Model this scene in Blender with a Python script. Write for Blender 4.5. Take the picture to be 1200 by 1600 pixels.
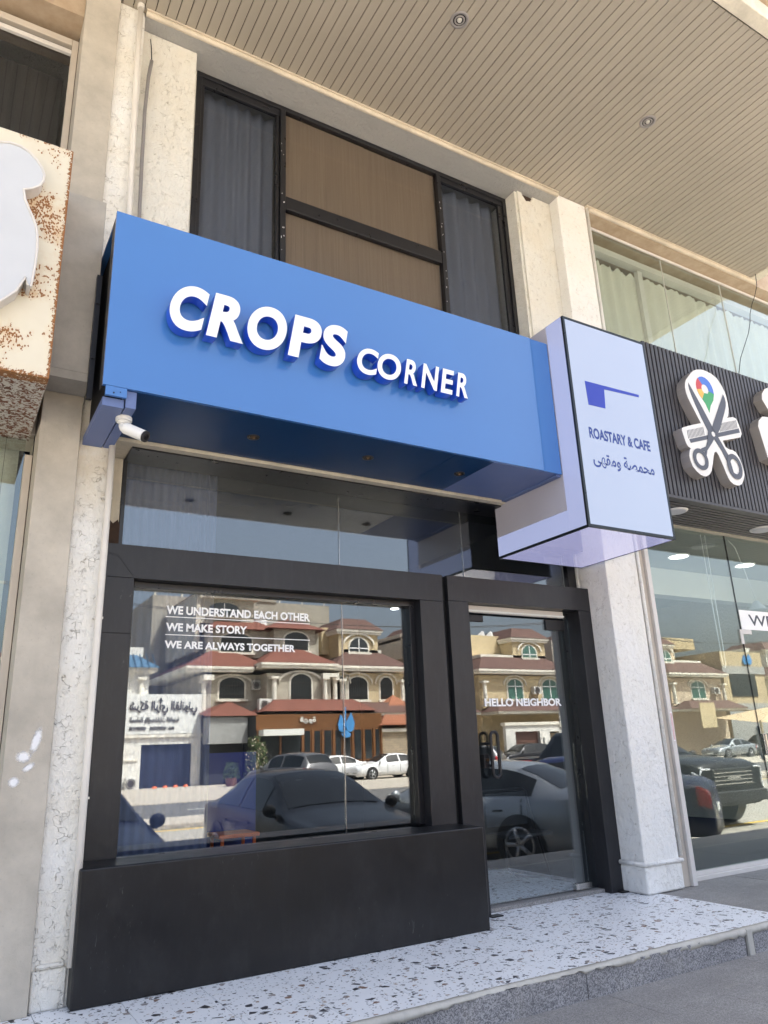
import bpy, bmesh, math, random
from mathutils import Vector, Matrix
random.seed(7)
PI = math.pi
S = bpy.context.scene
COL = S.collection
for o in list(bpy.data.objects):
    bpy.data.objects.remove(o, do_unlink=True)

# ------------------------------------------------------------ camera, sky, sun, exposure
cam = bpy.data.cameras.new('camera'); camo = bpy.data.objects.new('camera', cam); COL.objects.link(camo)
right = Vector((0.86207747, -0.50529785, -0.0386849))
down = Vector((0.12147679, 0.28015094, -0.95223886))
fwd = Vector((0.49200186, 0.81620434, 0.30289378))
m = Matrix((right, -down, -fwd)).transposed().to_4x4()
m.translation = Vector((0, 0, 1.2))
camo.matrix_world = m
cam.sensor_fit = 'VERTICAL'; cam.sensor_height = 24.0; cam.lens = 24.0 * 1164.7 / 1600
cam.clip_start = 0.05; cam.clip_end = 2000
S.camera = camo

SUN_EL = math.radians(60); SUN_AZ = math.radians(52)      # azimuth of the sun measured from +X towards +Y
sd = Vector((math.cos(SUN_EL) * math.cos(SUN_AZ), math.cos(SUN_EL) * math.sin(SUN_AZ), math.sin(SUN_EL)))
W = bpy.data.worlds.new('World'); S.world = W; W.use_nodes = True
wn = W.node_tree.nodes; wl = W.node_tree.links
for n in list(wn): wn.remove(n)
sky = wn.new('ShaderNodeTexSky'); sky.sky_type = 'NISHITA'; sky.sun_disc = False
sky.sun_elevation = SUN_EL; sky.sun_rotation = math.atan2(sd.x, sd.y)
sky.dust_density = 7.0; sky.air_density = 1.0; sky.ozone_density = .6
bg = wn.new('ShaderNodeBackground'); bg.inputs['Strength'].default_value = 0.12
hs = wn.new('ShaderNodeHueSaturation'); hs.inputs['Saturation'].default_value = .72; wl.new(sky.outputs[0], hs.inputs['Color'])
wo = wn.new('ShaderNodeOutputWorld'); wl.new(hs.outputs[0], bg.inputs[0]); wl.new(bg.outputs[0], wo.inputs[0])
sl = bpy.data.lights.new('sun', 'SUN'); sl.energy = 4.6; sl.angle = math.radians(0.5); sl.color = (1.0, 0.95, 0.87)
so = bpy.data.objects.new('sun', sl); COL.objects.link(so)
so.rotation_mode = 'QUATERNION'; so.rotation_quaternion = sd.to_track_quat('Z', 'Y')
S.view_settings.view_transform = 'Standard'; S.view_settings.look = 'None'
S.view_settings.exposure = 2.3; S.view_settings.gamma = 1.0
S.view_settings.use_curve_mapping = False
S.cycles.max_bounces = 8; S.cycles.transparent_max_bounces = 16

# ------------------------------------------------------------ materials
class N:
    """small node helper"""
    def __init__(s, name):
        s.m = bpy.data.materials.new(name); s.m.use_nodes = True
        s.t = s.m.node_tree; s.b = s.t.nodes['Principled BSDF']; s.o = s.t.nodes['Material Output']
    def n(s, typ, **k):
        x = s.t.nodes.new(typ)
        for a, v in k.items():
            if a in x.inputs: x.inputs[a].default_value = v
            else: setattr(x, a, v)
        return x
    def l(s, a, b): s.t.links.new(a, b)
    def coord(s, scale=(1, 1, 1)):
        tc = s.n('ShaderNodeTexCoord'); mp = s.n('ShaderNodeMapping'); mp.inputs['Scale'].default_value = scale
        s.l(tc.outputs['Object'], mp.inputs[0]); return mp.outputs[0]
    def noise(s, vec, scale, detail=4, rough=.55, dist=0):
        x = s.n('ShaderNodeTexNoise'); x.inputs['Scale'].default_value = scale; x.inputs['Detail'].default_value = detail
        x.inputs['Roughness'].default_value = rough; x.inputs['Distortion'].default_value = dist
        if vec: s.l(vec, x.inputs['Vector'])
        return x.outputs['Fac']
    def ramp(s, fac, stops):
        r = s.n('ShaderNodeValToRGB'); e = r.color_ramp.elements
        while len(e) < len(stops): e.new(.5)
        for i, (p, c) in enumerate(stops):
            e[i].position = p; e[i].color = (c, c, c, 1) if not isinstance(c, tuple) else (*c, 1)
        s.l(fac, r.inputs[0]); return r.outputs[0]
    def mix(s, fac, a, b, mode='MIX'):
        x = s.n('ShaderNodeMix', data_type='RGBA', blend_type=mode)
        for sock, v in ((x.inputs[0], fac), (x.inputs[6], a), (x.inputs[7], b)):
            if hasattr(v, 'is_output') or isinstance(v, bpy.types.NodeSocket): s.l(v, sock)
            elif isinstance(v, tuple): sock.default_value = (*v, 1)
            else: sock.default_value = v
        return x.outputs[2]
    def math(s, op, a, b=0.5):
        x = s.n('ShaderNodeMath', operation=op)
        for sock, v in ((x.inputs[0], a), (x.inputs[1], b)):
            if isinstance(v, bpy.types.NodeSocket): s.l(v, sock)
            else: sock.default_value = v
        return x.outputs[0]
    def bump(s, h, strength, dist=.01, prev=None):
        x = s.n('ShaderNodeBump'); x.inputs['Strength'].default_value = strength; x.inputs['Distance'].default_value = dist
        s.l(h, x.inputs['Height'])
        if prev: s.l(prev, x.inputs['Normal'])
        s.l(x.outputs[0], s.b.inputs['Normal']); return x.outputs[0]

def plain(name, col, rough=.5, metal=0, spec=.5, var=.08, vscale=3, coat=0, bump=0, bscale=60):
    k = N(name); b = k.b
    v = k.coord(); f = k.noise(v, vscale, 5)
    c = k.mix(f, tuple(x * (1 - var) for x in col), tuple(min(1, x * (1 + var)) for x in col))
    k.l(c, b.inputs['Base Color'])
    rr = k.noise(v, vscale * 4, 3); r = k.n('ShaderNodeMapRange'); k.l(rr, r.inputs[0])
    r.inputs[3].default_value = max(0.02, rough - .08); r.inputs[4].default_value = min(1, rough + .08)
    k.l(r.outputs[0], b.inputs['Roughness'])
    b.inputs['Metallic'].default_value = metal; b.inputs['Specular IOR Level'].default_value = spec
    b.inputs['Coat Weight'].default_value = coat; b.inputs['Coat Roughness'].default_value = .04
    if bump: k.bump(k.noise(v, bscale, 6), bump, .004)
    return k.m

def emit(name, col, strength, gloss=0.0, base=(.8, .8, .8)):
    k = N(name); b = k.b
    b.inputs['Base Color'].default_value = (*base, 1); b.inputs['Roughness'].default_value = .12 if gloss else .4
    v = k.coord(); f = k.noise(v, 1.3, 2)
    c = k.mix(f, tuple(x * .93 for x in col), tuple(min(1, x * 1.05) for x in col))
    k.l(c, b.inputs['Emission Color']); b.inputs['Emission Strength'].default_value = strength
    b.inputs['Coat Weight'].default_value = gloss
    return k.m

def stucco(name, col, warm, crack=1.0, topdirt=None):
    """hand trowelled stucco: long curved trowel ridges, hairline cracks and blotchy old paint"""
    k = N(name); b = k.b; v = k.coord()
    wv = k.n('ShaderNodeVectorMath', operation='ADD')
    nz = k.n('ShaderNodeTexNoise'); nz.inputs['Scale'].default_value = 5; nz.inputs['Detail'].default_value = 3; k.l(v, nz.inputs['Vector'])
    sc = k.n('ShaderNodeVectorMath', operation='SCALE'); sc.inputs['Scale'].default_value = .16
    k.l(nz.outputs['Color'], sc.inputs[0]); k.l(v, wv.inputs[0]); k.l(sc.outputs[0], wv.inputs[1])
    vo = k.n('ShaderNodeTexVoronoi', feature='DISTANCE_TO_EDGE'); vo.inputs['Scale'].default_value = 24; k.l(wv.outputs[0], vo.inputs['Vector'])
    ck = k.ramp(vo.outputs['Distance'], [(0.0, 1.0), (.03, 0.0)])
    mask = k.ramp(k.noise(v, 17, 3), [(.55, 0.0), (.61, 1.0)])
    ck = k.mix(1.0, ck, mask, 'MULTIPLY')
    vo2 = k.n('ShaderNodeTexVoronoi', feature='DISTANCE_TO_EDGE'); vo2.inputs['Scale'].default_value = 42
    wv2 = k.n('ShaderNodeVectorMath', operation='ADD'); sc2 = k.n('ShaderNodeVectorMath', operation='SCALE'); sc2.inputs['Scale'].default_value = .2
    nz2 = k.n('ShaderNodeTexNoise'); nz2.inputs['Scale'].default_value = 9; k.l(v, nz2.inputs['Vector'])
    k.l(nz2.outputs['Color'], sc2.inputs[0]); k.l(v, wv2.inputs[0]); k.l(sc2.outputs[0], wv2.inputs[1]); k.l(wv2.outputs[0], vo2.inputs['Vector'])
    ck2 = k.ramp(vo2.outputs['Distance'], [(0.0, 1.0), (.035, 0.0)])
    mask2 = k.ramp(k.noise(v, 26, 3), [(.56, 0.0), (.63, 1.0)])
    ck2 = k.mix(1.0, ck2, mask2, 'MULTIPLY')
    base = k.mix(k.ramp(k.noise(v, 2.2, 5), [(.4, 0.0), (.65, 1.0)]), col, warm)
    base = k.mix(k.ramp(k.noise(v, 25, 5), [(.4, .0), (.8, .08)]), base, tuple(x * .8 for x in col))
    cm = k.math('MINIMUM', k.math('MULTIPLY', k.math('ADD', ck, k.math('MULTIPLY', ck2, .7)), .42 * crack), .85)
    base = k.mix(cm, base, (col[0] * .42, col[1] * .37, col[2] * .30))
    if topdirt:      # yellow water stain below a height
        z0, z1, amt = topdirt
        sp = k.n('ShaderNodeSeparateXYZ'); tc = k.n('ShaderNodeTexCoord'); k.l(tc.outputs['Object'], sp.inputs[0])
        mr = k.n('ShaderNodeMapRange'); k.l(sp.outputs['Z'], mr.inputs[0]); mr.inputs[1].default_value = z0; mr.inputs[2].default_value = z1
        st = k.math('MULTIPLY', mr.outputs[0], k.ramp(k.noise(v, 7, 4), [(.3, .2), (.65, 1.0)]))
        mr2 = k.n('ShaderNodeMapRange'); k.l(sp.outputs['Z'], mr2.inputs[0]); mr2.inputs[1].default_value = z1 + .5; mr2.inputs[2].default_value = z1 + .1; st = k.math('MULTIPLY', st, mr2.outputs[0])
        base = k.mix(k.math('MULTIPLY', st, amt), base, (.50, .36, .15))
    k.l(base, b.inputs['Base Color']); b.inputs['Roughness'].default_value = .75; b.inputs['Specular IOR Level'].default_value = .25
    wvn = k.noise(k.coord((1, 1, .7)), 30, 7, .62, .5)
    n1 = k.bump(wvn, .9, .022)
    n2 = k.bump(k.noise(v, 70, 4), .35, .005, n1)
    inv = k.math('SUBTRACT', 1.0, cm); k.bump(inv, 1.0, .006, n2)
    return k.m

def plaster(name, col, streak=.25):
    k = N(name); b = k.b; v = k.coord()
    a = k.ramp(k.noise(v, 3.2, 7, .65), [(.35, 0.0), (.66, 1.0)])
    c = k.mix(a, tuple(x * .80 for x in col), tuple(x * 1.07 for x in col))
    vs = k.noise(k.coord((9, 9, 1.0)), 3.5, 5, .6)
    c = k.mix(k.math('MULTIPLY', k.ramp(vs, [(.45, 0.0), (.75, 1.0)]), streak), c, tuple(x * .6 for x in col))
    c = k.mix(k.ramp(k.noise(v, 60, 3), [(.62, 0.0), (.72, .22)]), c, tuple(x * .55 for x in col))
    k.l(c, b.inputs['Base Color']); b.inputs['Roughness'].default_value = .8; b.inputs['Specular IOR Level'].default_value = .25
    n1 = k.bump(k.noise(v, 9, 5), .3, .01); k.bump(k.noise(v, 140, 3), .3, .002, n1)
    return k.m

def black_paint(nm, lo, hi):
    k = N(nm); b = k.b; v = k.coord()
    f = k.ramp(k.noise(v, 2.0, 6, .6), [(.3, 0.0), (.75, 1.0)])
    c = k.mix(f, lo, hi)
    du = k.ramp(k.noise(k.coord((6, 6, 1)), 5, 5, .65), [(.5, 0.0), (.85, .5)])
    c = k.mix(du, c, tuple(x * 1.6 for x in hi))
    sc = k.noise(k.coord((1, 1, .25)), 55, 3, .6, .8)
    sm = k.math('MULTIPLY', k.ramp(sc, [(.67, 0.0), (.71, 1.0)]), k.ramp(k.noise(v, 2.2, 3), [(.52, 0.0), (.64, .55)]))
    c = k.mix(sm, c, (.10, .10, .10))
    hz = k.ramp(k.noise(k.coord((1, 1, .6)), 5, 6, .7), [(.5, 0.0), (.72, .35)])
    c = k.mix(hz, c, (.035, .035, .036))
    k.l(c, b.inputs['Base Color'])
    r = k.n('ShaderNodeMapRange'); k.l(k.noise(v, 4, 6, .65), r.inputs[0]); r.inputs[3].default_value = .26; r.inputs[4].default_value = .5
    k.l(r.outputs[0], b.inputs['Roughness']); b.inputs['Specular IOR Level'].default_value = .45
    k.bump(k.noise(v, 3.5, 3), .12, .01)
    return k.m

def terrazzo():
    k = N('terrazzo_tile'); b = k.b
    tc = k.n('ShaderNodeTexCoord'); oi = k.n('ShaderNodeObjectInfo')
    off = k.n('ShaderNodeVectorMath', operation='SCALE'); off.inputs[0].default_value = (7.3, 11.1, 0); k.l(oi.outputs['Random'], off.inputs['Scale'])
    ad = k.n('ShaderNodeVectorMath', operation='ADD'); k.l(tc.outputs['Object'], ad.inputs[0]); k.l(off.outputs[0], ad.inputs[1])
    v = ad.outputs[0]
    base = k.mix(k.noise(v, 5, 4), (.76, .78, .81), (.83, .84, .86))
    base = k.mix(k.ramp(k.noise(v, 160, 2), [(.6, 0.0), (.7, .35)]), base, (.52, .54, .58))
    for scale, thr, edge, pal in ((25, .93, .08, ((.03, .03, .035), (.22, .13, .09), (.05, .05, .06), (.30, .27, .26))),
                                  (46, .93, .10, ((.04, .04, .05), (.33, .24, .18), (.06, .06, .07), (.42, .42, .45))),
                                  (100, .91, .13, ((.10, .10, .11), (.3, .25, .2), (.06, .06, .07), (.4, .4, .42)))):
        f1 = k.n('ShaderNodeTexVoronoi', feature='F1', voronoi_dimensions='2D'); de = k.n('ShaderNodeTexVoronoi', feature='DISTANCE_TO_EDGE', voronoi_dimensions='2D')
        for x in (f1, de): x.inputs['Scale'].default_value = scale; k.l(v, x.inputs['Vector'])
        sp = k.n('ShaderNodeSeparateColor'); k.l(f1.outputs['Color'], sp.inputs[0])
        on = k.math('GREATER_THAN', sp.outputs[0], thr); inside = k.math('GREATER_THAN', de.outputs['Distance'], edge)
        msk = k.math('MULTIPLY', on, inside)
        rp = k.n('ShaderNodeValToRGB'); rp.color_ramp.interpolation = 'CONSTANT'; e = rp.color_ramp.elements
        while len(e) < 4: e.new(.5)
        for i, (p, cc) in enumerate(zip((0, .42, .6, .82), pal)): e[i].position = p; e[i].color = (*cc, 1)
        k.l(sp.outputs[1], rp.inputs[0]); base = k.mix(msk, base, rp.outputs[0])
    # dust and foot traffic
    dt = k.ramp(k.noise(k.coord(), 1.6, 5, .6), [(.45, 0.0), (.8, .28)]); base = k.mix(dt, base, (.50, .47, .42))
    k.l(base, b.inputs['Base Color']); b.inputs['Roughness'].default_value = .38
    r = k.n('ShaderNodeMapRange'); k.l(k.noise(v, 6, 4), r.inputs[0]); r.inputs[3].default_value = .28; r.inputs[4].default_value = .55
    k.l(r.outputs[0], b.inputs['Roughness'])
    return k.m

def granite(name, lo, hi, scale=170, rough=.6, dirt=.4):
    k = N(name); b = k.b; v = k.coord()
    vo = k.n('ShaderNodeTexVoronoi', feature='F1'); vo.inputs['Scale'].default_value = scale; k.l(v, vo.inputs['Vector'])
    sp = k.n('ShaderNodeSeparateColor'); k.l(vo.outputs['Color'], sp.inputs[0])
    c = k.mix(k.ramp(sp.outputs[0], [(.15, 0.0), (.8, 1.0)]), lo, hi)
    c = k.mix(k.ramp(k.noise(v, 2.5, 6, .65), [(.4, 0.0), (.75, dirt)]), c, tuple(x * .6 for x in lo))
    c = k.mix(k.ramp(k.noise(k.coord((1, 4, 1)), 4, 5, .65), [(.55, 0.0), (.8, dirt * .8)]), c, (.42, .39, .34))
    k.l(c, b.inputs['Base Color']); b.inputs['Roughness'].default_value = rough
    k.bump(k.noise(v, 120, 3), .2, .002)
    return k.m

def rusty():
    k = N('rusty_painted_sheet'); b = k.b; v = k.coord()
    big = k.ramp(k.noise(v, 3.4, 5, .6), [(.50, 0.0), (.62, 1.0)])
    vo = k.n('ShaderNodeTexVoronoi', feature='F1'); vo.inputs['Scale'].default_value = 115; k.l(k.coord((1, 1, .62)), vo.inputs['Vector'])
    sp = k.n('ShaderNodeSeparateColor'); k.l(vo.outputs['Color'], sp.inputs[0])
    thr = k.math('SUBTRACT', 1.02, k.math('MULTIPLY', big, .68))
    dots = k.math('GREATER_THAN', sp.outputs[0], thr)
    small = k.math('LESS_THAN', vo.outputs['Distance'], .62)
    dots = k.math('MULTIPLY', dots, small)
    # more rust along the right hand and lower edges of the sheet
    se = k.n('ShaderNodeSeparateXYZ'); k.l(v, se.inputs[0])
    e1 = k.n('ShaderNodeMapRange'); k.l(se.outputs['X'], e1.inputs[0]); e1.inputs[1].default_value = 1.09; e1.inputs[2].default_value = 1.135
    e2 = k.n('ShaderNodeMapRange'); k.l(se.outputs['Z'], e2.inputs[0]); e2.inputs[1].default_value = .07; e2.inputs[2].default_value = -.005
    ed = k.math('MAXIMUM', e1.outputs[0], e2.outputs[0])
    en = k.math('GREATER_THAN', k.math('ADD', k.math('MULTIPLY', ed, .48), k.noise(v, 60, 4, .7)), .82)
    allm = k.math('MAXIMUM', dots, en)
    c = k.mix(k.noise(v, 4, 4), (.62, .56, .44), (.74, .70, .58))
    halo = k.math('MULTIPLY', k.math('ADD', big, k.math('MULTIPLY', ed, .25)), k.ramp(k.noise(k.coord((3, 3, .6)), 6, 6, .7), [(.35, .1), (.7, .75)]))
    c = k.mix(halo, c, (.55, .32, .12))
    rc = k.mix(k.noise(v, 90, 2), (.10, .035, .015), (.42, .18, .05))
    c = k.mix(allm, c, rc); k.l(c, b.inputs['Base Color'])
    b.inputs['Roughness'].default_value = .7
    k.bump(allm, .5, .003)
    return k.m

def rust_under():
    k = N('rusty_underside_sheet'); b = k.b; v = k.coord()
    vo = k.noise(v, 38, 4, .6, 1.0); m1 = k.ramp(vo, [(.48, 0.0), (.53, 1.0)])
    c = k.mix(m1, (.50, .47, .42), k.mix(k.noise(v, 5, 3), (.05, .03, .02), (.24, .08, .03)))
    k.l(c, b.inputs['Base Color']); b.inputs['Roughness'].default_value = .8
    return k.m

def glass(name, tint, refl, ior=1.5, trans=(1, 1, 1)):
    """flat pane: see-through tint plus a mirror coat that follows Fresnel"""
    k = N(name); k.t.nodes.remove(k.b)
    lw = k.n('ShaderNodeLayerWeight'); lw.inputs['Blend'].default_value = .5
    f = k.math('MULTIPLY', k.math('POWER', lw.outputs['Facing'], 5.0), .9)
    f = k.math('MINIMUM', k.math('ADD', f, .04 + refl), 1.0)
    tr = k.n('ShaderNodeBsdfTransparent'); tr.inputs[0].default_value = (*trans, 1)
    gl = k.n('ShaderNodeBsdfGlossy'); gl.inputs['Color'].default_value = (*tint, 1); gl.inputs['Roughness'].default_value = 0.0
    # very slight waviness of float glass
    bp = k.n('ShaderNodeBump'); bp.inputs['Strength'].default_value = .05; bp.inputs['Distance'].default_value = .0006
    k.l(k.noise(k.coord(), 2.2, 1), bp.inputs['Height']); k.l(bp.outputs[0], gl.inputs['Normal'])
    mx = k.n('ShaderNodeMixShader'); k.l(f, mx.inputs[0]); k.l(tr.outputs[0], mx.inputs[1]); k.l(gl.outputs[0], mx.inputs[2])
    df = k.n('ShaderNodeBsdfDiffuse'); df.inputs[0].default_value = (.55, .55, .55, 1)
    m2 = k.n('ShaderNodeMixShader')
    k.l(k.math('MULTIPLY', k.ramp(k.noise(k.coord((2.5, 1, .7)), 3, 5, .6), [(.35, .2), (.8, 1.0)]), .006), m2.inputs[0])
    k.l(mx.outputs[0], m2.inputs[1]); k.l(df.outputs[0], m2.inputs[2])
    k.l(m2.outputs[0], k.o.inputs[0])
    return k.m

def streaky(name, lo, hi, scale=(14, 14, .6), rough=.6, spec=.3):
    k = N(name); b = k.b
    c = k.mix(k.ramp(k.noise(k.coord(scale), 2.2, 5, .6), [(.3, 0.0), (.7, 1.0)]), lo, hi)
    k.l(c, b.inputs['Base Color']); b.inputs['Roughness'].default_value = rough; b.inputs['Specular IOR Level'].default_value = spec
    return k.m

def brickish(name, c1, c2, mortar, sx, sz, rough=.8):
    k = N(name); b = k.b; tc = k.n('ShaderNodeTexCoord'); sp = k.n('ShaderNodeSeparateXYZ'); cb = k.n('ShaderNodeCombineXYZ')
    k.l(tc.outputs['Object'], sp.inputs[0]); k.l(k.math('ADD', sp.outputs[0], sp.outputs[1]), cb.inputs[0]); k.l(sp.outputs[2], cb.inputs[1])
    br = k.n('ShaderNodeTexBrick'); k.l(cb.outputs[0], br.inputs['Vector']); br.inputs['Scale'].default_value = 1
    br.inputs['Brick Width'].default_value = sx; br.inputs['Row Height'].default_value = sz; br.inputs['Mortar Size'].default_value = sz * .06
    br.inputs['Color1'].default_value = (*c1, 1); br.inputs['Color2'].default_value = (*c2, 1); br.inputs['Mortar'].default_value = (*mortar, 1)
    k.l(br.outputs[0], b.inputs['Base Color']); b.inputs['Roughness'].default_value = rough
    return k.m

M = {}
M['stucco'] = stucco('cream_stucco', (.78, .765, .705), (.77, .73, .64), 1.5)
M['stucco_left'] = stucco('stained_stucco', (.88, .87, .83), (.86, .82, .73), 2.0, (2.5, 3.15, .6))
M['stucco_col'] = stucco('white_stucco', (.89, .88, .855), (.88, .86, .81), 1.4)
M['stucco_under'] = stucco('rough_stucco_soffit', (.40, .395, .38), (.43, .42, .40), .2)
M['concrete'] = plaster('bare_plaster_pier', (.52, .475, .405), .06)
M['concrete_grey'] = plaster('grey_plaster_block', (.47, .44, .39), .08)
M['jamb'] = plaster('beige_jamb', (.60, .55, .45), .35)
M['spray'] = plain('white_spray_paint', (.85, .85, .86), .5)
M['board'] = plain('beige_ceiling_board', (.42, .375, .305), .5, var=.04, vscale=2, bump=.05, bscale=200)
M['board_gap'] = plain('ceiling_void', (.07, .05, .035), .9)
M['molding'] = plaster('cream_molding', (.68, .60, .48), .1)
M['fascia'] = plaster('cream_fascia', (.78, .72, .60), .3)
M['fascia_brown'] = streaky('sandstone_trim', (.40, .295, .20), (.53, .425, .315), (3, 3, 3))
M['blue'] = None
k = N('beige_ceiling_board_b'); ge = k.n('ShaderNodeNewGeometry'); gv = ge.outputs['Position']; oi = k.n('ShaderNodeObjectInfo')
cc = k.mix(k.ramp(k.noise(gv, 1.1, 5, .6), [(.35, 0.0), (.7, 1.0)]), (.40, .357, .29), (.435, .388, .315))
cc = k.mix(k.math('MULTIPLY', oi.outputs['Random'], .35), cc, (.37, .33, .27))
cc = k.mix(k.ramp(k.noise(gv, 2.6, 6, .7), [(.56, 0.0), (.75, .35)]), cc, (.30, .265, .21))
k.l(cc, k.b.inputs['Base Color']); k.b.inputs['Roughness'].default_value = .48; M['board'] = k.m
k = N('blue_gloss_panel'); v = k.coord()
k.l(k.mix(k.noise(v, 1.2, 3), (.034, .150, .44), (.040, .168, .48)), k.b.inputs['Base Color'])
k.b.inputs['Roughness'].default_value = .3; k.b.inputs['Coat Weight'].default_value = 1.0; k.b.inputs['Coat Roughness'].default_value = .035
M['blue'] = k.m
M['blue_soffit'] = plain('shaded_blue_soffit', (.008, .042, .13), .2, coat=.06, var=.1, spec=.22)  # the sign's blue, darkened in colour for the shade under the box
M['blue_dull'] = plain('blue_grey_steel', (.11, .16, .34), .45, var=.15)
M['letter_white'] = plain('white_letter_face', (.80, .82, .86), .35, var=.04)
M['letter_side'] = plain('blue_letter_edge', (.012, .085, .62), .35, coat=.3)
M['lb_front'] = emit('lit_acrylic_front', (.54, .67, 1.0), .125, .2, (.16, .16, .17))
M['lb_side'] = emit('lit_acrylic_side', (.50, .58, 1.0), .125, .2, (.18, .18, .20))
M['lb_bottom'] = emit('lit_acrylic_underside', (.56, .57, 1.0), .135, .8, (.16, .16, .19))
M['lb_unlit'] = plain('unlit_white_acrylic', (.46, .45, .52), .4)
M['lb_frame'] = plain('dark_anodised_frame', (.018, .024, .028), .3, metal=.4)
M['ink_blue'] = plain('blue_vinyl', (.012, .035, .40), .4)
M['ink_navy'] = plain('navy_vinyl', (.010, .035, .22), .4)
M['vinyl_white'] = plain('white_vinyl', (.95, .95, .95), .5, var=.02)
M['black'] = black_paint('black_painted_metal', (.011, .011, .014), (.023, .023, .027)); M['black_matt'] = black_paint('matt_black_plinth', (.004, .004, .005), (.009, .009, .011))
M['slot'] = plain('black_void', (.004, .004, .005), .8)
M['terrazzo'] = terrazzo()
M['grout'] = plain('tile_grout', (.20, .195, .19), .9)
M['granite'] = granite('grey_granite', (.14, .14, .15), (.42, .41, .42))
M['granite_dark'] = granite('dull_granite_paving', (.165, .16, .155), (.345, .335, .33), 220, .55, .5)
M['mortar'] = plaster('broken_mortar_edge', (.55, .53, .48), .4)
M['black_frame'] = plain('black_aluminium', (.010, .010, .013), .3, spec=.6, bump=.1, bscale=30)
M['glass'] = glass('shop_glass', (.93, .97, 1.0), .075, 1.5, (.90, .93, .94))
M['glass_up'] = glass('dark_window_glass', (.9, .93, 1.0), .0, 1.5, (.72, .74, .77))
M['glass_green'] = glass('greenish_glass', (.92, .98, .98), .075, 1.5, (.92, .96, .945))
M['brown_film'] = streaky('brown_window_film', (.155, .138, .118), (.205, .185, .16), (30, 30, .5), .35, .5)
M['blind_dark'] = plain('slate_blind', (.30, .32, .37), .8)
M['drape_dark'] = plain('brown_grey_drape', (.10, .09, .075), .85)
M['blind_navy'] = plain('navy_blind', (.09, .11, .20), .8)
M['curtain_cream'] = plain('cream_curtain', (.64, .62, .55), .85)
M['navy_wall'] = plain('navy_wall', (.02, .035, .22), .6)
M['dark_wall'] = plain('charcoal_wall', (.035, .038, .042), .7)
M['grey_wall'] = plain('dimmed_interior_wall', (.13, .14, .14), .7)  # pale walls given a darker colour so the rooms look dim
M['white'] = plain('white_paint', (.80, .80, .78), .5)
M['alu'] = plain('white_aluminium', (.66, .63, .60), .4, var=.12)
M['alu_beige'] = plain('beige_aluminium', (.55, .49, .42), .45, var=.1)
M['pipe'] = plain('cream_pvc_pipe', (.72, .68, .62), .4, var=.12)
M['conduit'] = plain('grey_conduit', (.25, .235, .23), .5)
M['steel_dark'] = plain('dark_steel', (.03, .03, .033), .4, metal=.6)
M['rust_steel'] = plain('rusted_steel', (.10, .055, .03), .8, var=.5, vscale=30)
M['chrome'] = plain('brushed_steel', (.55, .54, .52), .25, metal=1)
M['cam_white'] = plain('camera_housing_white', (.75, .75, .74), .35)
M['lens'] = plain('camera_lens_glass', (.01, .01, .012), .08, coat=1)
M['lamp_ring'] = plain('lamp_ring_grey', (.30, .28, .27), .4)
M['bulb'] = plain('lamp_bulb', (.62, .60, .55), .2)
M['villa_grey_in'] = plain('pale_ceiling', (.45, .48, .46), .7)
M['brass'] = plain('warm_lamp_reflector', (.10, .065, .04), .3, metal=.7)
M['slat'] = plain('charcoal_slat', (.050, .048, .055), .45, var=.2, bump=.1)
M['slat_back'] = plain('slat_backing', (.012, .012, .014), .8)
M['logo_face'] = plain('white_logo_face', (.74, .73, .72), .5, bump=.05, bscale=200)
M['logo_side'] = plain('grey_logo_return', (.42, .39, .37), .4, metal=.3)
M['logo_ink'] = plain('slate_print', (.070, .078, .105), .5)
for nm, c in (('red', (.55, .06, .07)), ('yellow', (.75, .45, .08)), ('green', (.04, .32, .12)), ('azure', (.06, .17, .60))):
    M['logo_' + nm] = plain('logo_' + nm, c, .5)
M['grey_letter'] = plain('grey_white_acrylic', (.55, .57, .60), .5, var=.08)
M['lit_disc'] = emit('lit_disc', (1, .97, .9), 1.1)
M['lit_dot'] = emit('lit_downlight', (1, .97, .92), 4.0)
M['rust'] = rusty(); M['rust_under'] = rust_under()
M['soot'] = plain('soot_mark', (.05, .03, .02), .95, var=.4, vscale=30)
M['asphalt'] = granite('worn_asphalt', (.27, .25, .215), (.36, .335, .29), 60, .9, .3)
M['road'] = granite('asphalt_road', (.085, .082, .08), (.12, .118, .115), 60, .9, .25)
M['pave'] = granite('sandy_concrete_paving', (.34, .30, .245), (.44, .395, .33), 30, .9, .25)
M['yellow_line'] = plain('yellow_road_paint', (.62, .42, .07), .7, var=.2, vscale=8)
M['white_line'] = plain('white_road_paint', (.65, .65, .62), .7, var=.2, vscale=8)
M['orange'] = plain('orange_table', (.62, .12, .03), .35)
M['red_ink'] = plain('red_print', (.50, .05, .05), .6)

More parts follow.
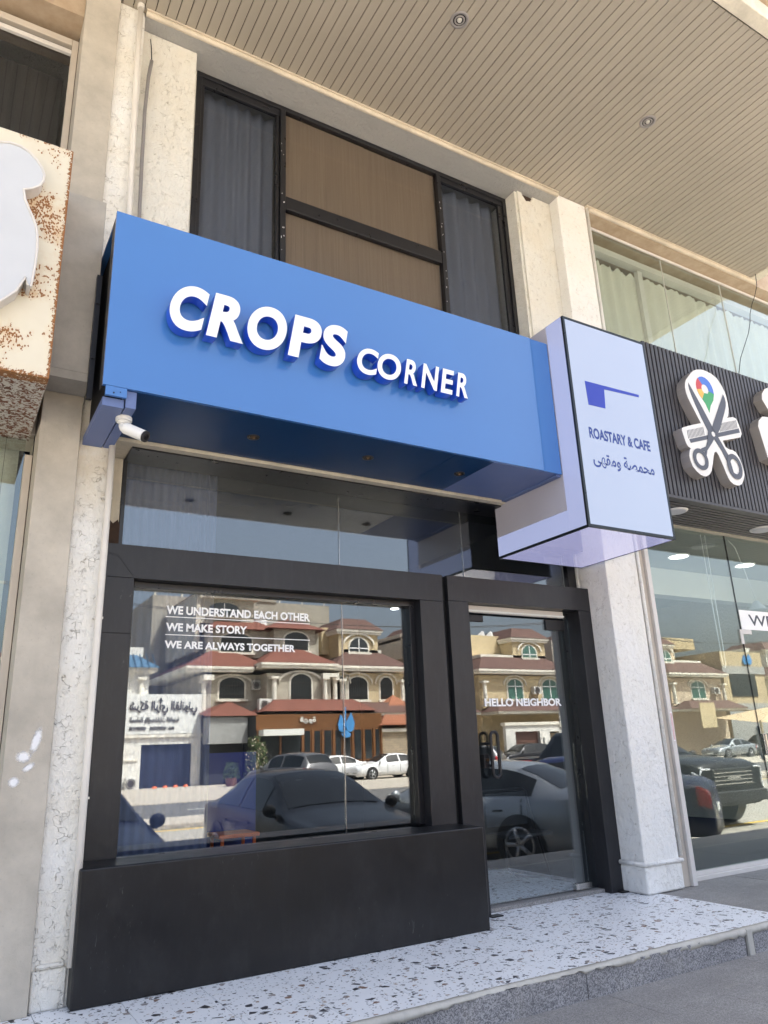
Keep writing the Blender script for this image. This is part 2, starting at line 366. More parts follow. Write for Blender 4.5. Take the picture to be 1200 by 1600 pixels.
# ------------------------------------------------------------ mesh helpers
class MB:
    def __init__(s): s.v = []; s.f = []; s.mi = []
    def add(s, vs, fs, mi=0):
        b = len(s.v); s.v += [tuple(p) for p in vs]; s.f += [tuple(b + i for i in f) for f in fs]; s.mi += [mi] * len(fs); return s
    def box(s, x0, x1, y0, y1, z0, z1, mi=0):
        return s.add([(x0, y0, z0), (x1, y0, z0), (x1, y1, z0), (x0, y1, z0), (x0, y0, z1), (x1, y0, z1), (x1, y1, z1), (x0, y1, z1)],
                     [(0, 3, 2, 1), (4, 5, 6, 7), (0, 1, 5, 4), (1, 2, 6, 5), (2, 3, 7, 6), (3, 0, 4, 7)], mi)
    def cyl(s, p0, p1, r, n=12, r1=None, mi=0, caps=True):
        p0 = Vector(p0); p1 = Vector(p1); d = (p1 - p0).normalized()
        u = d.orthogonal().normalized(); w = d.cross(u); r1 = r if r1 is None else r1
        vs = [p0 + (u * math.cos(2 * PI * i / n) + w * math.sin(2 * PI * i / n)) * r for i in range(n)]
        vs += [p1 + (u * math.cos(2 * PI * i / n) + w * math.sin(2 * PI * i / n)) * r1 for i in range(n)]
        fs = [(i, (i + 1) % n, n + (i + 1) % n, n + i) for i in range(n)]
        if caps: fs += [tuple(range(n))[::-1], tuple(range(n, 2 * n))]
        return s.add(vs, fs, mi)
    def tube(s, pts, r, n=8, closed=False, mi=0):
        P = [Vector(p) for p in pts]; L = len(P); rings = []
        u = None
        for i, p in enumerate(P):
            a = P[(i - 1) % L] if (closed or i > 0) else p
            b = P[(i + 1) % L] if (closed or i < L - 1) else p
            d = (b - a).normalized()
            if u is None: u = d.orthogonal().normalized()
            u = (u - d * u.dot(d)).normalized(); w = d.cross(u)
            rings.append([p + (u * math.cos(2 * PI * j / n) + w * math.sin(2 * PI * j / n)) * r for j in range(n)])
        vs = [q for rg in rings for q in rg]; fs = []
        for i in range(L if closed else L - 1):
            i2 = (i + 1) % L
            for j in range(n): fs.append((i * n + j, i * n + (j + 1) % n, i2 * n + (j + 1) % n, i2 * n + j))
        if not closed: fs += [tuple(range(n))[::-1], tuple(range((L - 1) * n, L * n))]
        return s.add(vs, fs, mi)
    def prism(s, poly, y0, y1, mi=0, mi_side=None):
        """poly of (x,z), extruded in y; faces towards -y first"""
        bm = bmesh.new(); n = len(poly)
        vs = [bm.verts.new((x, 0, z)) for x, z in poly]
        f = bm.faces.new(vs); f.normal_update(); bmesh.ops.triangulate(bm, faces=[f])
        tris = [tuple(v.index for v in fc.verts) for fc in bm.faces] if False else None
        bm.verts.index_update(); tris = [tuple(v.index for v in fc.verts) for fc in bm.faces]; bm.free()
        area = sum(poly[i][0] * poly[(i + 1) % n][1] - poly[(i + 1) % n][0] * poly[i][1] for i in range(n))
        V3 = [(x, y0, z) for x, z in poly] + [(x, y1, z) for x, z in poly]
        s.add(V3, tris, mi); s.add(V3, [tuple(n + i for i in t)[::-1] for t in tris], mi)
        s.add(V3, [((i, (i + 1) % n, n + (i + 1) % n, n + i)[::-1] if area > 0 else (i, (i + 1) % n, n + (i + 1) % n, n + i)) for i in range(n)], mi if mi_side is None else mi_side)
        return s
    def grid(s, fn, nu, nv, mi=0):
        vs = [fn(i / nu, j / nv) for i in range(nu + 1) for j in range(nv + 1)]
        return s.add(vs, [(i * (nv + 1) + j, (i + 1) * (nv + 1) + j, (i + 1) * (nv + 1) + j + 1, i * (nv + 1) + j + 1) for i in range(nu) for j in range(nv)], mi)
    def build(s, name, mats, parent=None, bevel=0, smooth=False, origin=None):
        me = bpy.data.meshes.new(name)
        off = Vector(parent_world(parent)) if parent else Vector((0, 0, 0))
        o = Vector(origin) if origin else off
        me.from_pydata([tuple(Vector(p) - o) for p in s.v], [], s.f); me.update()
        bm = bmesh.new(); bm.from_mesh(me); bmesh.ops.recalc_face_normals(bm, faces=bm.faces) if not smooth == 'keep' else None
        bm.to_mesh(me); bm.free()
        for mt in (mats if isinstance(mats, (list, tuple)) else [mats]): me.materials.append(M[mt] if isinstance(mt, str) else mt)
        for p, i in zip(me.polygons, s.mi): p.material_index = i
        if smooth: me.shade_smooth()
        ob = bpy.data.objects.new(name, me); COL.objects.link(ob)
        if parent: ob.parent = parent
        ob.location = o - off
        if bevel:
            b = ob.modifiers.new('bevel', 'BEVEL'); b.width = bevel; b.segments = 2; b.limit_method = 'ANGLE'; b.angle_limit = math.radians(40)
            me.shade_smooth(); b.harden_normals = True
        return ob

def parent_world(p):
    v = Vector((0, 0, 0))
    while p: v += p.location; p = p.parent
    return v
def tag(o, label=None, cat=None, group=None, kind=None):
    if label: o['label'] = label
    if cat: o['category'] = cat
    if group: o['group'] = group
    if kind: o['kind'] = kind
    return o
def thing(name, loc, label, cat, group=None):
    o = bpy.data.objects.new(name, None); COL.objects.link(o); o.location = loc; o.empty_display_size = .1
    return tag(o, label, cat, group)
def copyat(o, loc, parent=None):
    c = o.copy(); COL.objects.link(c); c.location = loc
    if parent: c.parent = parent
    return c
def B(x0, x1, y0, y1, z0, z1): return MB().box(x0, x1, y0, y1, z0, z1)

# Arabic: joined letter shapes picked by hand, written in visual order
AR = {'م': 0xFEE1, 'ح': 0xFEA1, 'ص': 0xFEB9, 'ة': 0xFE93, 'و': 0xFEED, 'ق': 0xFED5, 'ه': 0xFEE9, 'ى': 0xFEEF, 'ش': 0xFEB5, 'ر': 0xFEAD, 'ك': 0xFED9,
      'ا': 0xFE8D, 'أ': 0xFE83, 'ل': 0xFEDD, 'ي': 0xFEF1, 'ن': 0xFEE5, 'ت': 0xFE95, 'س': 0xFEB1, 'د': 0xFEA9, 'ع': 0xFEC9, 'ب': 0xFE8F, 'إ': 0xFE87, 'ط': 0xFEC1}
RJ = set('ةوراأدإى')
def arabic(s):
    out = []
    for w in s.split(' '):
        r = []
        for i, c in enumerate(w):
            if c not in AR: r.append(c); continue
            pj = i > 0 and w[i - 1] in AR and w[i - 1] not in RJ; nj = i < len(w) - 1 and w[i + 1] in AR
            if c in RJ: r.append(chr(AR[c] + (1 if pj else 0)))
            else: r.append(chr(AR[c] + (3 if pj and nj else 1 if pj else 2 if nj else 0)))
        out.append(''.join(reversed(r)))
    return ' '.join(reversed(out))

def text_mesh(s, bold=0.0, depth=0.0, res=6):
    c = bpy.data.curves.new('t', 'FONT'); c.body = s; c.offset = bold; c.extrude = .05 if depth else 0; c.resolution_u = res
    o = bpy.data.objects.new('t', c); COL.objects.link(o)
    bpy.context.view_layer.update()
    me = bpy.data.meshes.new_from_object(o.evaluated_get(bpy.context.evaluated_depsgraph_get()))
    bpy.data.objects.remove(o, do_unlink=True); bpy.data.curves.remove(c)
    return me
def text(name, s, x0, x1, z0, z1, yf, depth, mat, parent, bold=0.0, side=None, facing=-1, label=None, kind=None):
    """text standing in the xz plane, front face at y=yf, reading towards -y (facing=-1) or +y (facing=+1)"""
    me = text_mesh(s, bold, depth); xs = [v.co.x for v in me.vertices]; ys = [v.co.y for v in me.vertices]
    ax, bx, ay, by = min(xs), max(xs), min(ys), max(ys)
    off = parent_world(parent) if parent else Vector((0, 0, 0))
    cx = Vector((x0, yf, z0)) - off
    for v in me.vertices:
        u = (v.co.x - ax) / (bx - ax); w = (v.co.y - ay) / (by - ay)
        front = v.co.z >= 0
        px = u * (x1 - x0) if facing < 0 else (1 - u) * (x1 - x0)
        py = (0 if front else depth) * (1 if facing < 0 else -1)
        v.co = (cx.x + px, cx.y + py, cx.z + w * (z1 - z0))
    me.materials.append(M[mat])
    if side:
        me.materials.append(M[side])
        me.update()
        for p in me.polygons:
            if abs(p.normal.y) < .5: p.material_index = 1
    me.name = name; me.update()
    ob = bpy.data.objects.new(name, me); COL.objects.link(ob)
    if parent: ob.parent = parent
    if label: ob['label'] = label
    return ob

def curtain(name, x0, x1, y, z0, z1, amp, pitch, mat, parent=None, origin=None, jag=0):
    n = max(8, int((x1 - x0) / pitch * 10)); r = random.Random(int(x0 * 100) + 3)
    ph = [r.uniform(-.5, .5) for _ in range(n + 1)]
    def fn(u, w):
        x = x0 + (x1 - x0) * u
        yy = y + amp * math.sin(2 * PI * (x - x0) / pitch + ph[0] + .8 * math.sin(x * 7)) * (.7 + .3 * math.sin(x * 3 + w * 2))
        z = z0 + (z1 - z0) * w
        if jag and w == 1: z -= jag * (.5 + .5 * math.sin(2 * PI * (x - x0) / .11))
        return (x, yy, z)
    mb = MB().grid(fn, n, 6)
    mb.grid(lambda u, w: tuple(Vector(fn(u, w)) + Vector((0, .006, 0))), n, 6)
    return mb.build(name, mat, parent, smooth=True, origin=origin)

# ------------------------------------------------------------ SETTING: ground, terrace, steps, canopy ceiling
G = -.52
def structure(name, mb, mat, **k): o = mb.build(name, mat, **k); o['kind'] = 'structure'; return o
structure('ground', MB().add([(-500, -500, G), (500, -500, G), (500, 500, G), (-500, 500, G)], [(0, 1, 2, 3)]), 'asphalt')
structure('paved_strip', MB().box(-40, 90, .25, 2.1, G, G + .004), 'pave')
structure('median', MB().box(-40, 110, -12.6, -10.2, G, G + .12), 'pave', bevel=.02)
structure('road', MB().box(-60, 120, -21.2, -12.61, G, G + .004), 'road')
structure('far_pavement', MB().box(-60, 120, -37.9, -21.21, G, G + .03), 'pave')
structure('parking_line', MB().box(-30, 90, -9.95, -9.8, G, G + .008), 'yellow_line')
structure('kerb_line', MB().box(-30, 90, -.75, -.62, G, G + .008), 'yellow_line')
ml = MB()
for i in range(-6, 30): ml.box(i * 4.0, i * 4.0 + 2, -17.0, -16.88, G + .004, G + .009)
structure('lane_marking', ml, 'white_line')

ter = thing('terrace', (0, 3.53, 0), None, None)
ter['kind'] = 'structure'
MB().box(-4, 5.27, 3.53, 9.8, -.52, -.012).build('tile_bed', 'grout', ter)
tile0 = None; P = .417; gx = 1.035
mt = bpy.data.meshes.new('tile')
def tile_mesh(w, d):
    mb = MB().box(.0019, w - .0019, .0019, d - .0019, -.011, 0)
    return mb
cache = {}
x = gx - 6 * P
while x < 5.27:
    w = min(P, 5.27 - x); y = 3.545
    for j in range(4):
        yy0 = 3.545 + j * P; d = P if j < 3 else 5.15 - yy0
        key = (round(w, 3), round(d, 3))
        if w > .02:
            if key not in cache:
                o = tile_mesh(w, d).build('tile', 'terrazzo', None); o.parent = ter; cache[key] = o
            else:
                o = copyat(cache[key], (0, 0, 0), ter)
            o.location = Vector((x, yy0, 0)) - ter.location
    x += P
# broken mortar nosing along the terrace edge
def nosing():
    mb = MB(); r = random.Random(5); n = 220; xs = [-4 + 9.27 * i / n for i in range(n + 1)]
    prof = []
    for xx in xs:
        a = .006 * math.sin(xx * 5.1) + .004 * r.uniform(-1, 1); h = .012 * math.sin(xx * 2.3 + 1) + .010 * r.uniform(-1, 1)
        prof.append([(xx, 3.552 + a * .6, -.004), (xx, 3.552 + a * .6, .0035), (xx, 3.527 + a, .001 + a * .2), (xx, 3.513 + a, -.008), (xx, 3.512 + a, -.024 + h), (xx, 3.53, -.024 + h)])
    vs = [p for pr in prof for p in pr]; m_ = 6
    fs = [(i * m_ + j, (i + 1) * m_ + j, (i + 1) * m_ + j + 1, i * m_ + j + 1) for i in range(n) for j in range(m_ - 1)]
    mb.add(vs, fs); return mb
nosing().build('mortar_nosing', 'mortar', ter, smooth=True)
# granite riser slabs
for i, (a, b_) in enumerate(((-4, -2.9), (-2.894, -1.7), (-1.694, -.3), (-.294, .9), (.906, 2.1), (2.106, 3.3), (3.306, 4.70))):
    MB().box(a, b_, 3.516, 3.53, -.152, -.012).build('riser_slab', 'granite', ter)
MB().box(4.72, 4.775, 3.505, 3.53, -.155, .0).build('mortar_joint', 'mortar', ter, bevel=.006)
MB().box(4.79, 5.268, 3.516, 3.53, -.152, -.012).build('riser_slab', 'granite', ter)

gt = thing('side_terrace', (7, 3.6, 0), None, None); gt['kind'] = 'structure'
MB().box(5.272, 14, 3.53, 12, -.52, -.006).build('slab_bed', 'grout', gt)
for a in range(8):
    for bq in range(2):
        MB().box(5.274 + a * 1.1, 5.274 + a * 1.1 + 1.096, 3.56 + bq * .65, 3.56 + bq * .65 + .646, -.02, .0 - .001 * ((a + bq) % 2)).build('paving_slab', 'granite_dark', gt)
MB().box(5.29, 14, 3.505, 3.556, -.07, -.001).build('mortar_nosing', 'mortar', gt, bevel=.008)
for a in range(7): MB().box(5.29 + a * 1.2, 5.29 + a * 1.2 + 1.19, 3.516, 3.53, -.152, -.07).build('riser_slab', 'granite', gt)

wk = thing('walkway', (2, 3, -.15), None, None); wk['kind'] = 'structure'
MB().box(-6, 14, 2.15, 3.53, -.52, -.158).build('walkway_bed', 'grout', wk)
for a in range(17):
    for bq, (y0, y1) in enumerate(((2.16, 2.60), (2.603, 3.12), (3.123, 3.528))):
        xx = -6 + a * 1.18 + (bq % 2) * .5
        MB().box(xx, xx + 1.177, y0, y1, -.17, -.150 - .0008 * ((a * 3 + bq) % 3)).build('paving_slab', 'granite_dark', wk)
MB().box(-6, 14, 2.10, 2.149, -.52, -.155).build('kerb', 'granite', wk, bevel=.01)

# canopy ceiling of narrow boards running from the wall to the outer edge
CZ = 6.83
ce = thing('canopy_ceiling', (3, 3.5, CZ), None, None); ce['kind'] = 'structure'
MB().box(-2.2, 8.46, 2.4, 4.66, CZ + .012, CZ + .03).build('ceiling_void', 'board_gap', ce)
bp = .0808; nb = int((8.46 + 2.2) / bp)
bd = MB().box(0, bp - .0065, 2.41, 4.69, 0, .012).build('board', 'board', None, bevel=.0025); bd.parent = ce
bd.location = Vector((8.46 - bp * nb, 0, CZ)) - ce.location
for i in range(1, nb):
    c = copyat(bd, Vector((8.46 - bp * (nb - i), 0, CZ + random.uniform(-.0012, .0012))) - ce.location, ce)

# ------------------------------------------------------------ the café building
cb = thing('shop_building', (3, 5, 0), 'cream stucco shop unit between two neighbours, with black framed glass front and dark upstairs window', 'building')
def P_(name, mb, mat, **k): return mb.build(name, mat, cb, **k)
P_('column', MB().box(5.14, 5.56, 4.66, 5.0, .0, CZ), 'stucco_col', bevel=.012)
P_('column_base', MB().box(5.128, 5.572, 4.648, 4.99, .001, .215), 'stucco_col', bevel=.02)
P_('column_band', MB().tube([(5.125, 4.95, .228), (5.125, 4.645, .228), (5.57, 4.645, .222), (5.575, 4.95, .228)], .018, 10), 'stucco_col', smooth=True)
P_('pilaster', MB().box(.598, .80, 4.67, 4.95, .0, CZ), 'stucco_left', bevel=.01)
P_('pilaster_foot', MB().box(.604, .775, 4.655, 4.9, .0, .19).box(.62, .76, 4.645, 4.8, .19, .215), 'stucco_left', bevel=.02)
P_('upper_pilaster', MB().box(.801, 1.25, 4.78, 5.2, 3.30, 6.779), 'stucco', bevel=.01)
# right upper pilaster with the broken plaster at its head
pr = MB().box(4.69, 5.139, 4.78, 5.2, 3.30, 6.62)
pr.prism([(4.69, 6.62), (5.139, 6.62), (5.139, 6.779), (4.895, 6.779), (4.90, 6.75), (4.875, 6.735), (4.87, 6.70), (4.84, 6.705), (4.80, 6.69), (4.765, 6.735), (4.75, 6.755), (4.745, 6.779), (4.69, 6.779)], 4.78, 5.2)
P_('upper_pilaster', pr, 'stucco')
P_('broken_plaster', MB().box(4.74, 4.90, 4.80, 5.19, 6.68, 6.778), 'soot')
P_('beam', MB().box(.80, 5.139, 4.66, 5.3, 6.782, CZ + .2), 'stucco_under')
P_('bead_molding', MB().cyl((.80, 4.648, 6.802), (5.14, 4.648, 6.802), .022, 10).box(.80, 5.14, 4.62, 4.66, 6.818, 6.83), 'molding', smooth=False)
P_('lintel', MB().box(.80, 4.075, 4.715, 5.05, 3.185, 3.6), 'jamb')
P_('lintel', MB().box(4.08, 5.139, 4.90, 5.05, 3.185, 3.6), 'jamb')
P_('party_wall', MB().box(.61, .868, 4.96, 12, -.2, 9), 'jamb')
P_('jamb', MB().box(.869, .94, 5.02, 5.2, 2.3, 3.184), 'jamb', bevel=.004)
P_('party_wall', MB().box(5.13, 5.50, 5.01, 12, -.2, 9), 'stucco_col')
P_('upper_wall', MB().box(.80, 5.139, 4.965, 5.2, 3.61, 4.62), 'stucco')
P_('floor_slab', MB().box(.87, 5.13, 5.2, 12, 3.40, 3.6), 'dark_wall')
P_('back_wall', MB().box(.87, 5.13, 9.3, 9.4, 0, 3.4), 'dark_wall')
P_('upper_back_wall', MB().box(.87, 5.13, 7.2, 7.3, 3.6, 6.9), 'dark_wall')
P_('side_wall', MB().box(.87, .90, 5.2, 9.3, 0, 3.4), 'dark_wall')
P_('side_wall', MB().box(5.10, 5.129, 5.2, 9.3, 0, 3.4), 'dark_wall')
P_('roof_slab', MB().box(-8, 14, 5.3, 12.2, 6.9, 7.2), 'stucco')
P_('lintel_trim', MB().box(.945, 5.12, 4.775, 5.055, 3.172, 3.1835), 'black_frame')
# soot marks at the ends of the transom
P_('soot_mark', MB().prism([(.875, 2.56), (.945, 2.56), (.945, 2.70), (.93, 2.74), (.90, 2.71), (.882, 2.73), (.874, 2.65)], 5.012, 5.019), 'soot')

def upper_window(x0, x1, z0, z1, y):
    w = MB(); t = .045
    w.box(x0, x1, y, y + .06, z1 - t, z1).box(x0, x1, y, y + .06, z0, z0 + t).box(x0, x0 + t, y, y + .06, z0 + t, z1 - t).box(x1 - t, x1, y, y + .06, z0 + t, z1 - t)
    fr = P_('window', w, 'black_frame', bevel=.004)
    def sub(name, mb, mat, **k):
        o = mb.build(name, mat, fr, **k); return o
    sub('mullion', MB().box(2.062, 2.112, y - .008, y + .055, z0 + t, z1 - t), 'black_frame', bevel=.004)
    sub('mullion', MB().box(3.755, 3.80, y - .008, y + .055, z0 + t, z1 - t), 'black_frame', bevel=.004)
    sub('rail', MB().box(2.113, 3.754, y - .004, y + .05, 5.665, 5.80), 'black_frame', bevel=.006)
    sub('track', B(x0 + t, 2.061, y + .012, y + .05, z1 - .12, z1 - t), 'black_frame', bevel=.003); sub('track', B(3.801, x1 - t, y + .012, y + .05, z1 - .105, z1 - t), 'black_frame', bevel=.003)
    for a, b_, c_ in ((x0 + t, x0 + t + .03, .12), (2.03, 2.06, .12), (3.801, 3.826, .105), (x1 - t - .06, x1 - t, .105)): sub('sash_stile', B(a, b_, y + .02, y + .05, z0 + t, z1 - c_), 'black_frame', bevel=.003)
    for a, b_, mtl in ((x0 + t + .03, 2.03, 'glass_up'), (3.826, x1 - t - .06, 'glass_up')):
        sub('pane', MB().box(a, b_, y + .032, y + .038, z0 + t, z1 - .11), mtl)
    sub('pane', MB().box(2.113, 3.754, y + .028, y + .034, z0 + t, 5.664), 'glass_brown' if 'glass_brown' in M else 'glass_up')
    sub('pane', MB().box(2.113, 3.754, y + .028, y + .034, 5.801, z1 - t), 'glass_brown' if 'glass_brown' in M else 'glass_up')
    sub('film_panel', MB().box(2.115, 2.945, y + .05, y + .056, z0 + t, z1 - t), 'brown_film')
    sub('film_panel', MB().box(2.947, 3.752, y + .056, y + .062, z0 + t, z1 - t), 'brown_film')
    r = random.Random(2); sc = MB()
    for i in range(26):
        zz = r.uniform(5.0, 6.4); xx = r.choice((2.08, 3.775)) + r.uniform(-.015, .015)
        sc.box(xx, xx + .004, y - .0095, y - .008, zz, zz + r.uniform(.004, .02))
    tag(sub('paint_chip', sc, 'vinyl_white'), kind='stuff')
M['glass_brown'] = glass('brown_tinted_glass', (.95, .93, .9), -.025, 1.35, (.93, .90, .87))
upper_window(1.30, 4.66, 4.62, 6.781, 4.94)
P_('reveal', B(1.2505, 1.299, 4.95, 5.2, 4.62, 6.779), 'stucco'); P_('reveal', B(4.661, 4.6895, 4.80, 5.2, 4.62, 6.779), 'stucco')

tag(curtain('curtain', 1.34, 2.05, 5.12, 4.65, 6.75, .03, .125, 'blind_dark'), 'slate grey vertical folds behind the left pane of the upstairs window', 'curtain')
tag(curtain('curtain', 3.80, 4.62, 5.12, 4.65, 6.75, .035, .16, 'blind_dark'), 'grey folded curtain behind the right pane of the upstairs window', 'curtain')

# black cladding round the shop window and the door
YF = 4.91
def surround(x0, x1, z0, z1, ix0, ix1, iz1, yb=5.10, foot=False):
    w = MB()
    w.box(x0, ix0, YF, yb, z0, z1 - (z1 - iz1)); w.box(ix1, x1, YF, yb, z0, iz1)
    w.prism([(x0, iz1 + .001), (x1, iz1 + .001), (x1, z1), (x0, z1)], YF, yb)
    return w
sw = P_('shop_window', surround(.858, 3.487, .0, 2.545, 1.040, 3.262, 2.325), 'black', bevel=.004)
sd_ = P_('shop_door', surround(3.54, 5.186, .0, 2.548, 3.742, 4.992, 2.338), 'black', bevel=.004)
def SW(name, mb, mat, **k): return mb.build(name, mat, sw, **k)
def SD(name, mb, mat, **k): return mb.build(name, mat, sd_, **k)
SW('inner_frame', MB().box(1.041, 1.062, 5.0, 5.09, .66, 2.324).box(3.215, 3.261, 5.0, 5.09, .66, 2.324).box(1.063, 3.214, 5.0, 5.09, 2.285, 2.324).box(1.063, 3.214, 5.0, 5.09, .60, .64), 'black_frame', bevel=.002)
SW('miter_joint', MB().prism([(.862, 2.478), (.925, 2.47), (1.036, 2.33), (1.040, 2.334), (.93, 2.477), (.862, 2.484)], 4.9078, 4.9098), 'steel_dark')
SW('joint_line', B(.860, 1.038, 4.9085, 4.9098, 1.962, 1.966), 'slot')
SW('pane', MB().box(1.063, 2.630, 5.056, 5.064, .64, 2.285), 'glass')
SW('pane', MB().box(2.634, 3.214, 5.056, 5.064, .64, 2.285), 'glass')
SW('pane_joint', MB().box(2.6305, 2.6335, 5.052, 5.068, .64, 2.285), 'chrome')
L1 = 'white capital lettering'
text('lettering', 'WE UNDERSTAND EACH OTHER', 1.295, 2.362, 2.128, 2.187, 5.054, 0, 'vinyl_white', sw, .036)
text('lettering', 'WE MAKE STORY', 1.297, 1.871, 2.013, 2.070, 5.054, 0, 'vinyl_white', sw, .036)
text('lettering', 'WE ARE ALWAYS TOGETHER', 1.294, 2.242, 1.898, 1.950, 5.054, 0, 'vinyl_white', sw, .036)
SW('underline', MB().box(1.293, 2.361, 5.0535, 5.0545, 2.108, 2.113), 'vinyl_white')
SW('underline', MB().box(1.295, 2.360, 5.0535, 5.0545, 1.987, 1.992), 'vinyl_white')
P_('slot_panel', MB().box(3.488, 3.539, 4.96, 5.1, 0, 2.54), 'slot')
SD('door_leaf', MB().box(3.775, 4.895, 5.06, 5.072, .045, 2.262), 'glass')
SD('side_pane', MB().box(4.90, 4.991, 5.062, 5.070, .03, 2.33), 'glass')
SD('inner_frame', MB().box(3.743, 3.774, 5.02, 5.09, .0, 2.337).box(4.94, 4.9915, 5.075, 5.095, .0, 2.337), 'black_frame')
SD('head_rail', MB().box(3.776, 4.90, 5.02, 5.058, 2.278, 2.337), 'alu', bevel=.004)
SD('head_rail_lip', MB().box(3.776, 4.90, 5.010, 5.0195, 2.285, 2.297), 'white')
SD('corner_patch', MB().box(3.776, 3.99, 5.045, 5.085, 2.205, 2.262), 'steel_dark', bevel=.004)
SD('hinge', MB().box(4.70, 4.925, 5.045, 5.088, 2.168, 2.262), 'steel_dark', bevel=.004)
SD('hinge', MB().box(4.735, 4.915, 5.045, 5.088, .035, .085), 'chrome', bevel=.003)
SD('threshold', MB().box(3.74, 4.99, 4.985, 5.12, .001, .028), 'granite_dark', bevel=.003)
hp = []
cx, zz0, zz1, rr = 3.965, .985, 1.262, .036
for i in range(13): a = PI * i / 12; hp.append((cx + rr * math.cos(a), 4.995, zz1 + rr * math.sin(a)))
for i in range(13): a = PI + PI * i / 12; hp.append((cx + rr * math.cos(a), 4.995, zz0 + rr * math.sin(a)))
hd = SD('handle', MB().tube(hp, .0135, 10, True), 'steel_dark', smooth=True)
for z_ in (1.21, 1.04): MB().cyl((3.932, 4.995, z_), (3.932, 5.06, z_), .010, 8).build('handle_post', 'steel_dark', hd)
lk = SD('lock', MB().box(3.875, 3.925, 5.03, 5.085, 1.02, 1.13), 'steel_dark', bevel=.003)
MB().cyl((3.905, 5.015, 1.085), (3.905, 5.03, 1.085), .012, 12).build('keyhole', 'brass', lk)
text('lettering', 'HELLO NEIGHBOR', 3.945, 4.795, 1.503, 1.568, 5.056, 0, 'vinyl_white', sd_, .036)
SD('foot_plate', B(3.70, 3.80, 4.84, 4.909, .001, .009), 'steel_dark'); SD('foot_plate', B(5.06, 5.20, 4.86, 4.909, .001, .012), 'steel_dark')
# transom glazing
tr = P_('transom_window', MB().box(.945, .972, 5.03, 5.09, 2.548, 3.30).box(5.03, 5.125, 5.03, 5.09, 2.548, 3.30).box(.973, 5.029, 5.03, 5.09, 3.262, 3.30).box(.973, 5.029, 5.03, 5.09, 2.5485, 2.566), 'black_frame', bevel=.002)
for a, b_ in ((.973, 2.619), (2.623, 3.826), (3.830, 5.029)):
    MB().box(a, b_, 5.056, 5.064, 2.567, 3.261).build('pane', 'glass', tr)
for a in (2.6195, 3.8265): MB().box(a, a + .003, 5.052, 5.068, 2.567, 3.261).build('pane_joint', 'chrome', tr)

# low black plinth wall in front of the window
o = MB().box(.785, 3.462, 4.56, 4.905, .0, .655).build('plinth_wall', 'black_matt', None, bevel=.012, origin=(2.1, 4.7, 0))
tag(o, 'low matt black plinth in front of the café window, scuffed near its right end', 'plinth')

# ------------------------------------------------------------ blue sign
bs = thing('sign_board', (2.3, 4.3, 3.2), 'long glossy blue sign box reading CROPS CORNER in white raised letters', 'sign')
def SB(name, mb, mat, **k): return mb.build(name, mat, bs, **k)
SB('face_panel', MB().box(.607, 3.872, 3.995, 4.02, 3.206, 4.372).box(.625, .742, 3.997, 4.018, 3.148, 3.2055), 'blue', bevel=.002)
SB('end_panel', MB().box(3.876, 4.062, 4.001, 4.022, 3.206, 4.370), 'blue', bevel=.002)
SB('top_panel', MB().box(.612, 4.06, 4.021, 4.70, 4.345, 4.365), 'blue')
SB('side_panel', MB().box(.607, .618, 4.021, 4.10, 3.21, 4.34), 'steel_dark')
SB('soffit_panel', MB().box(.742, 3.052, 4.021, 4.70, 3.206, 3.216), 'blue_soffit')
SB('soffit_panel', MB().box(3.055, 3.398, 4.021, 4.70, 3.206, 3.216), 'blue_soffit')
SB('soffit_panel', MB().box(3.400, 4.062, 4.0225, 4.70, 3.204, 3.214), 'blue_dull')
SB('soffit_trim', MB().box(4.02, 4.066, 4.0225, 4.70, 3.190, 3.2035), 'blue_dull')
SB('carcass', MB().box(.65, 4.05, 4.12, 4.70, 3.22, 4.34), 'slot')
SB('bracket', MB().box(.57, .60, 4.30, 4.335, 3.25, 4.10).cyl((.585, 4.29, 3.52), (.585, 4.31, 3.52), .012, 8).cyl((.585, 4.29, 3.9), (.585, 4.31, 3.9), .012, 8), 'steel_dark')
SB('arm', MB().box(.618, .735, 4.03, 4.665, 3.095, 3.1475), 'blue_dull', bevel=.002)
SB('corner_plate', MB().box(.742, .80, 4.021, 4.69, 3.10, 3.2035), 'blue_dull')
SB('top_bracket', MB().box(.70, .78, 4.30, 4.55, 4.366, 4.40).prism([(.80, 4.366), (.83, 4.366), (.86, 4.47), (.82, 4.40)], 4.40, 4.46), 'rust_steel')
for i in range(7):
    for zz_ in (3.222,): SB('screw', MB().cyl((.95 + i * .46, 3.9955, zz_), (.95 + i * .46, 3.9935, zz_), .0035, 8), 'blue_dull')
rng = random.Random(11)
SB('screw', MB().cyl((.705, 3.9955, 3.175), (.705, 3.993, 3.175), .003, 8), 'slot'); SB('screw', MB().cyl((.67, 3.9955, 3.165), (.67, 3.993, 3.165), .005, 8), 'slot')
EX = {'CROPS': ((.906, 1.118), (1.152, 1.385), (1.388, 1.648), (1.684, 1.888), (1.900, 2.082)), 'CORNER': ((2.172, 2.330), (2.331, 2.518), (2.556, 2.664), (2.697, 2.830), (2.864, 2.964), (3.000, 3.104))}
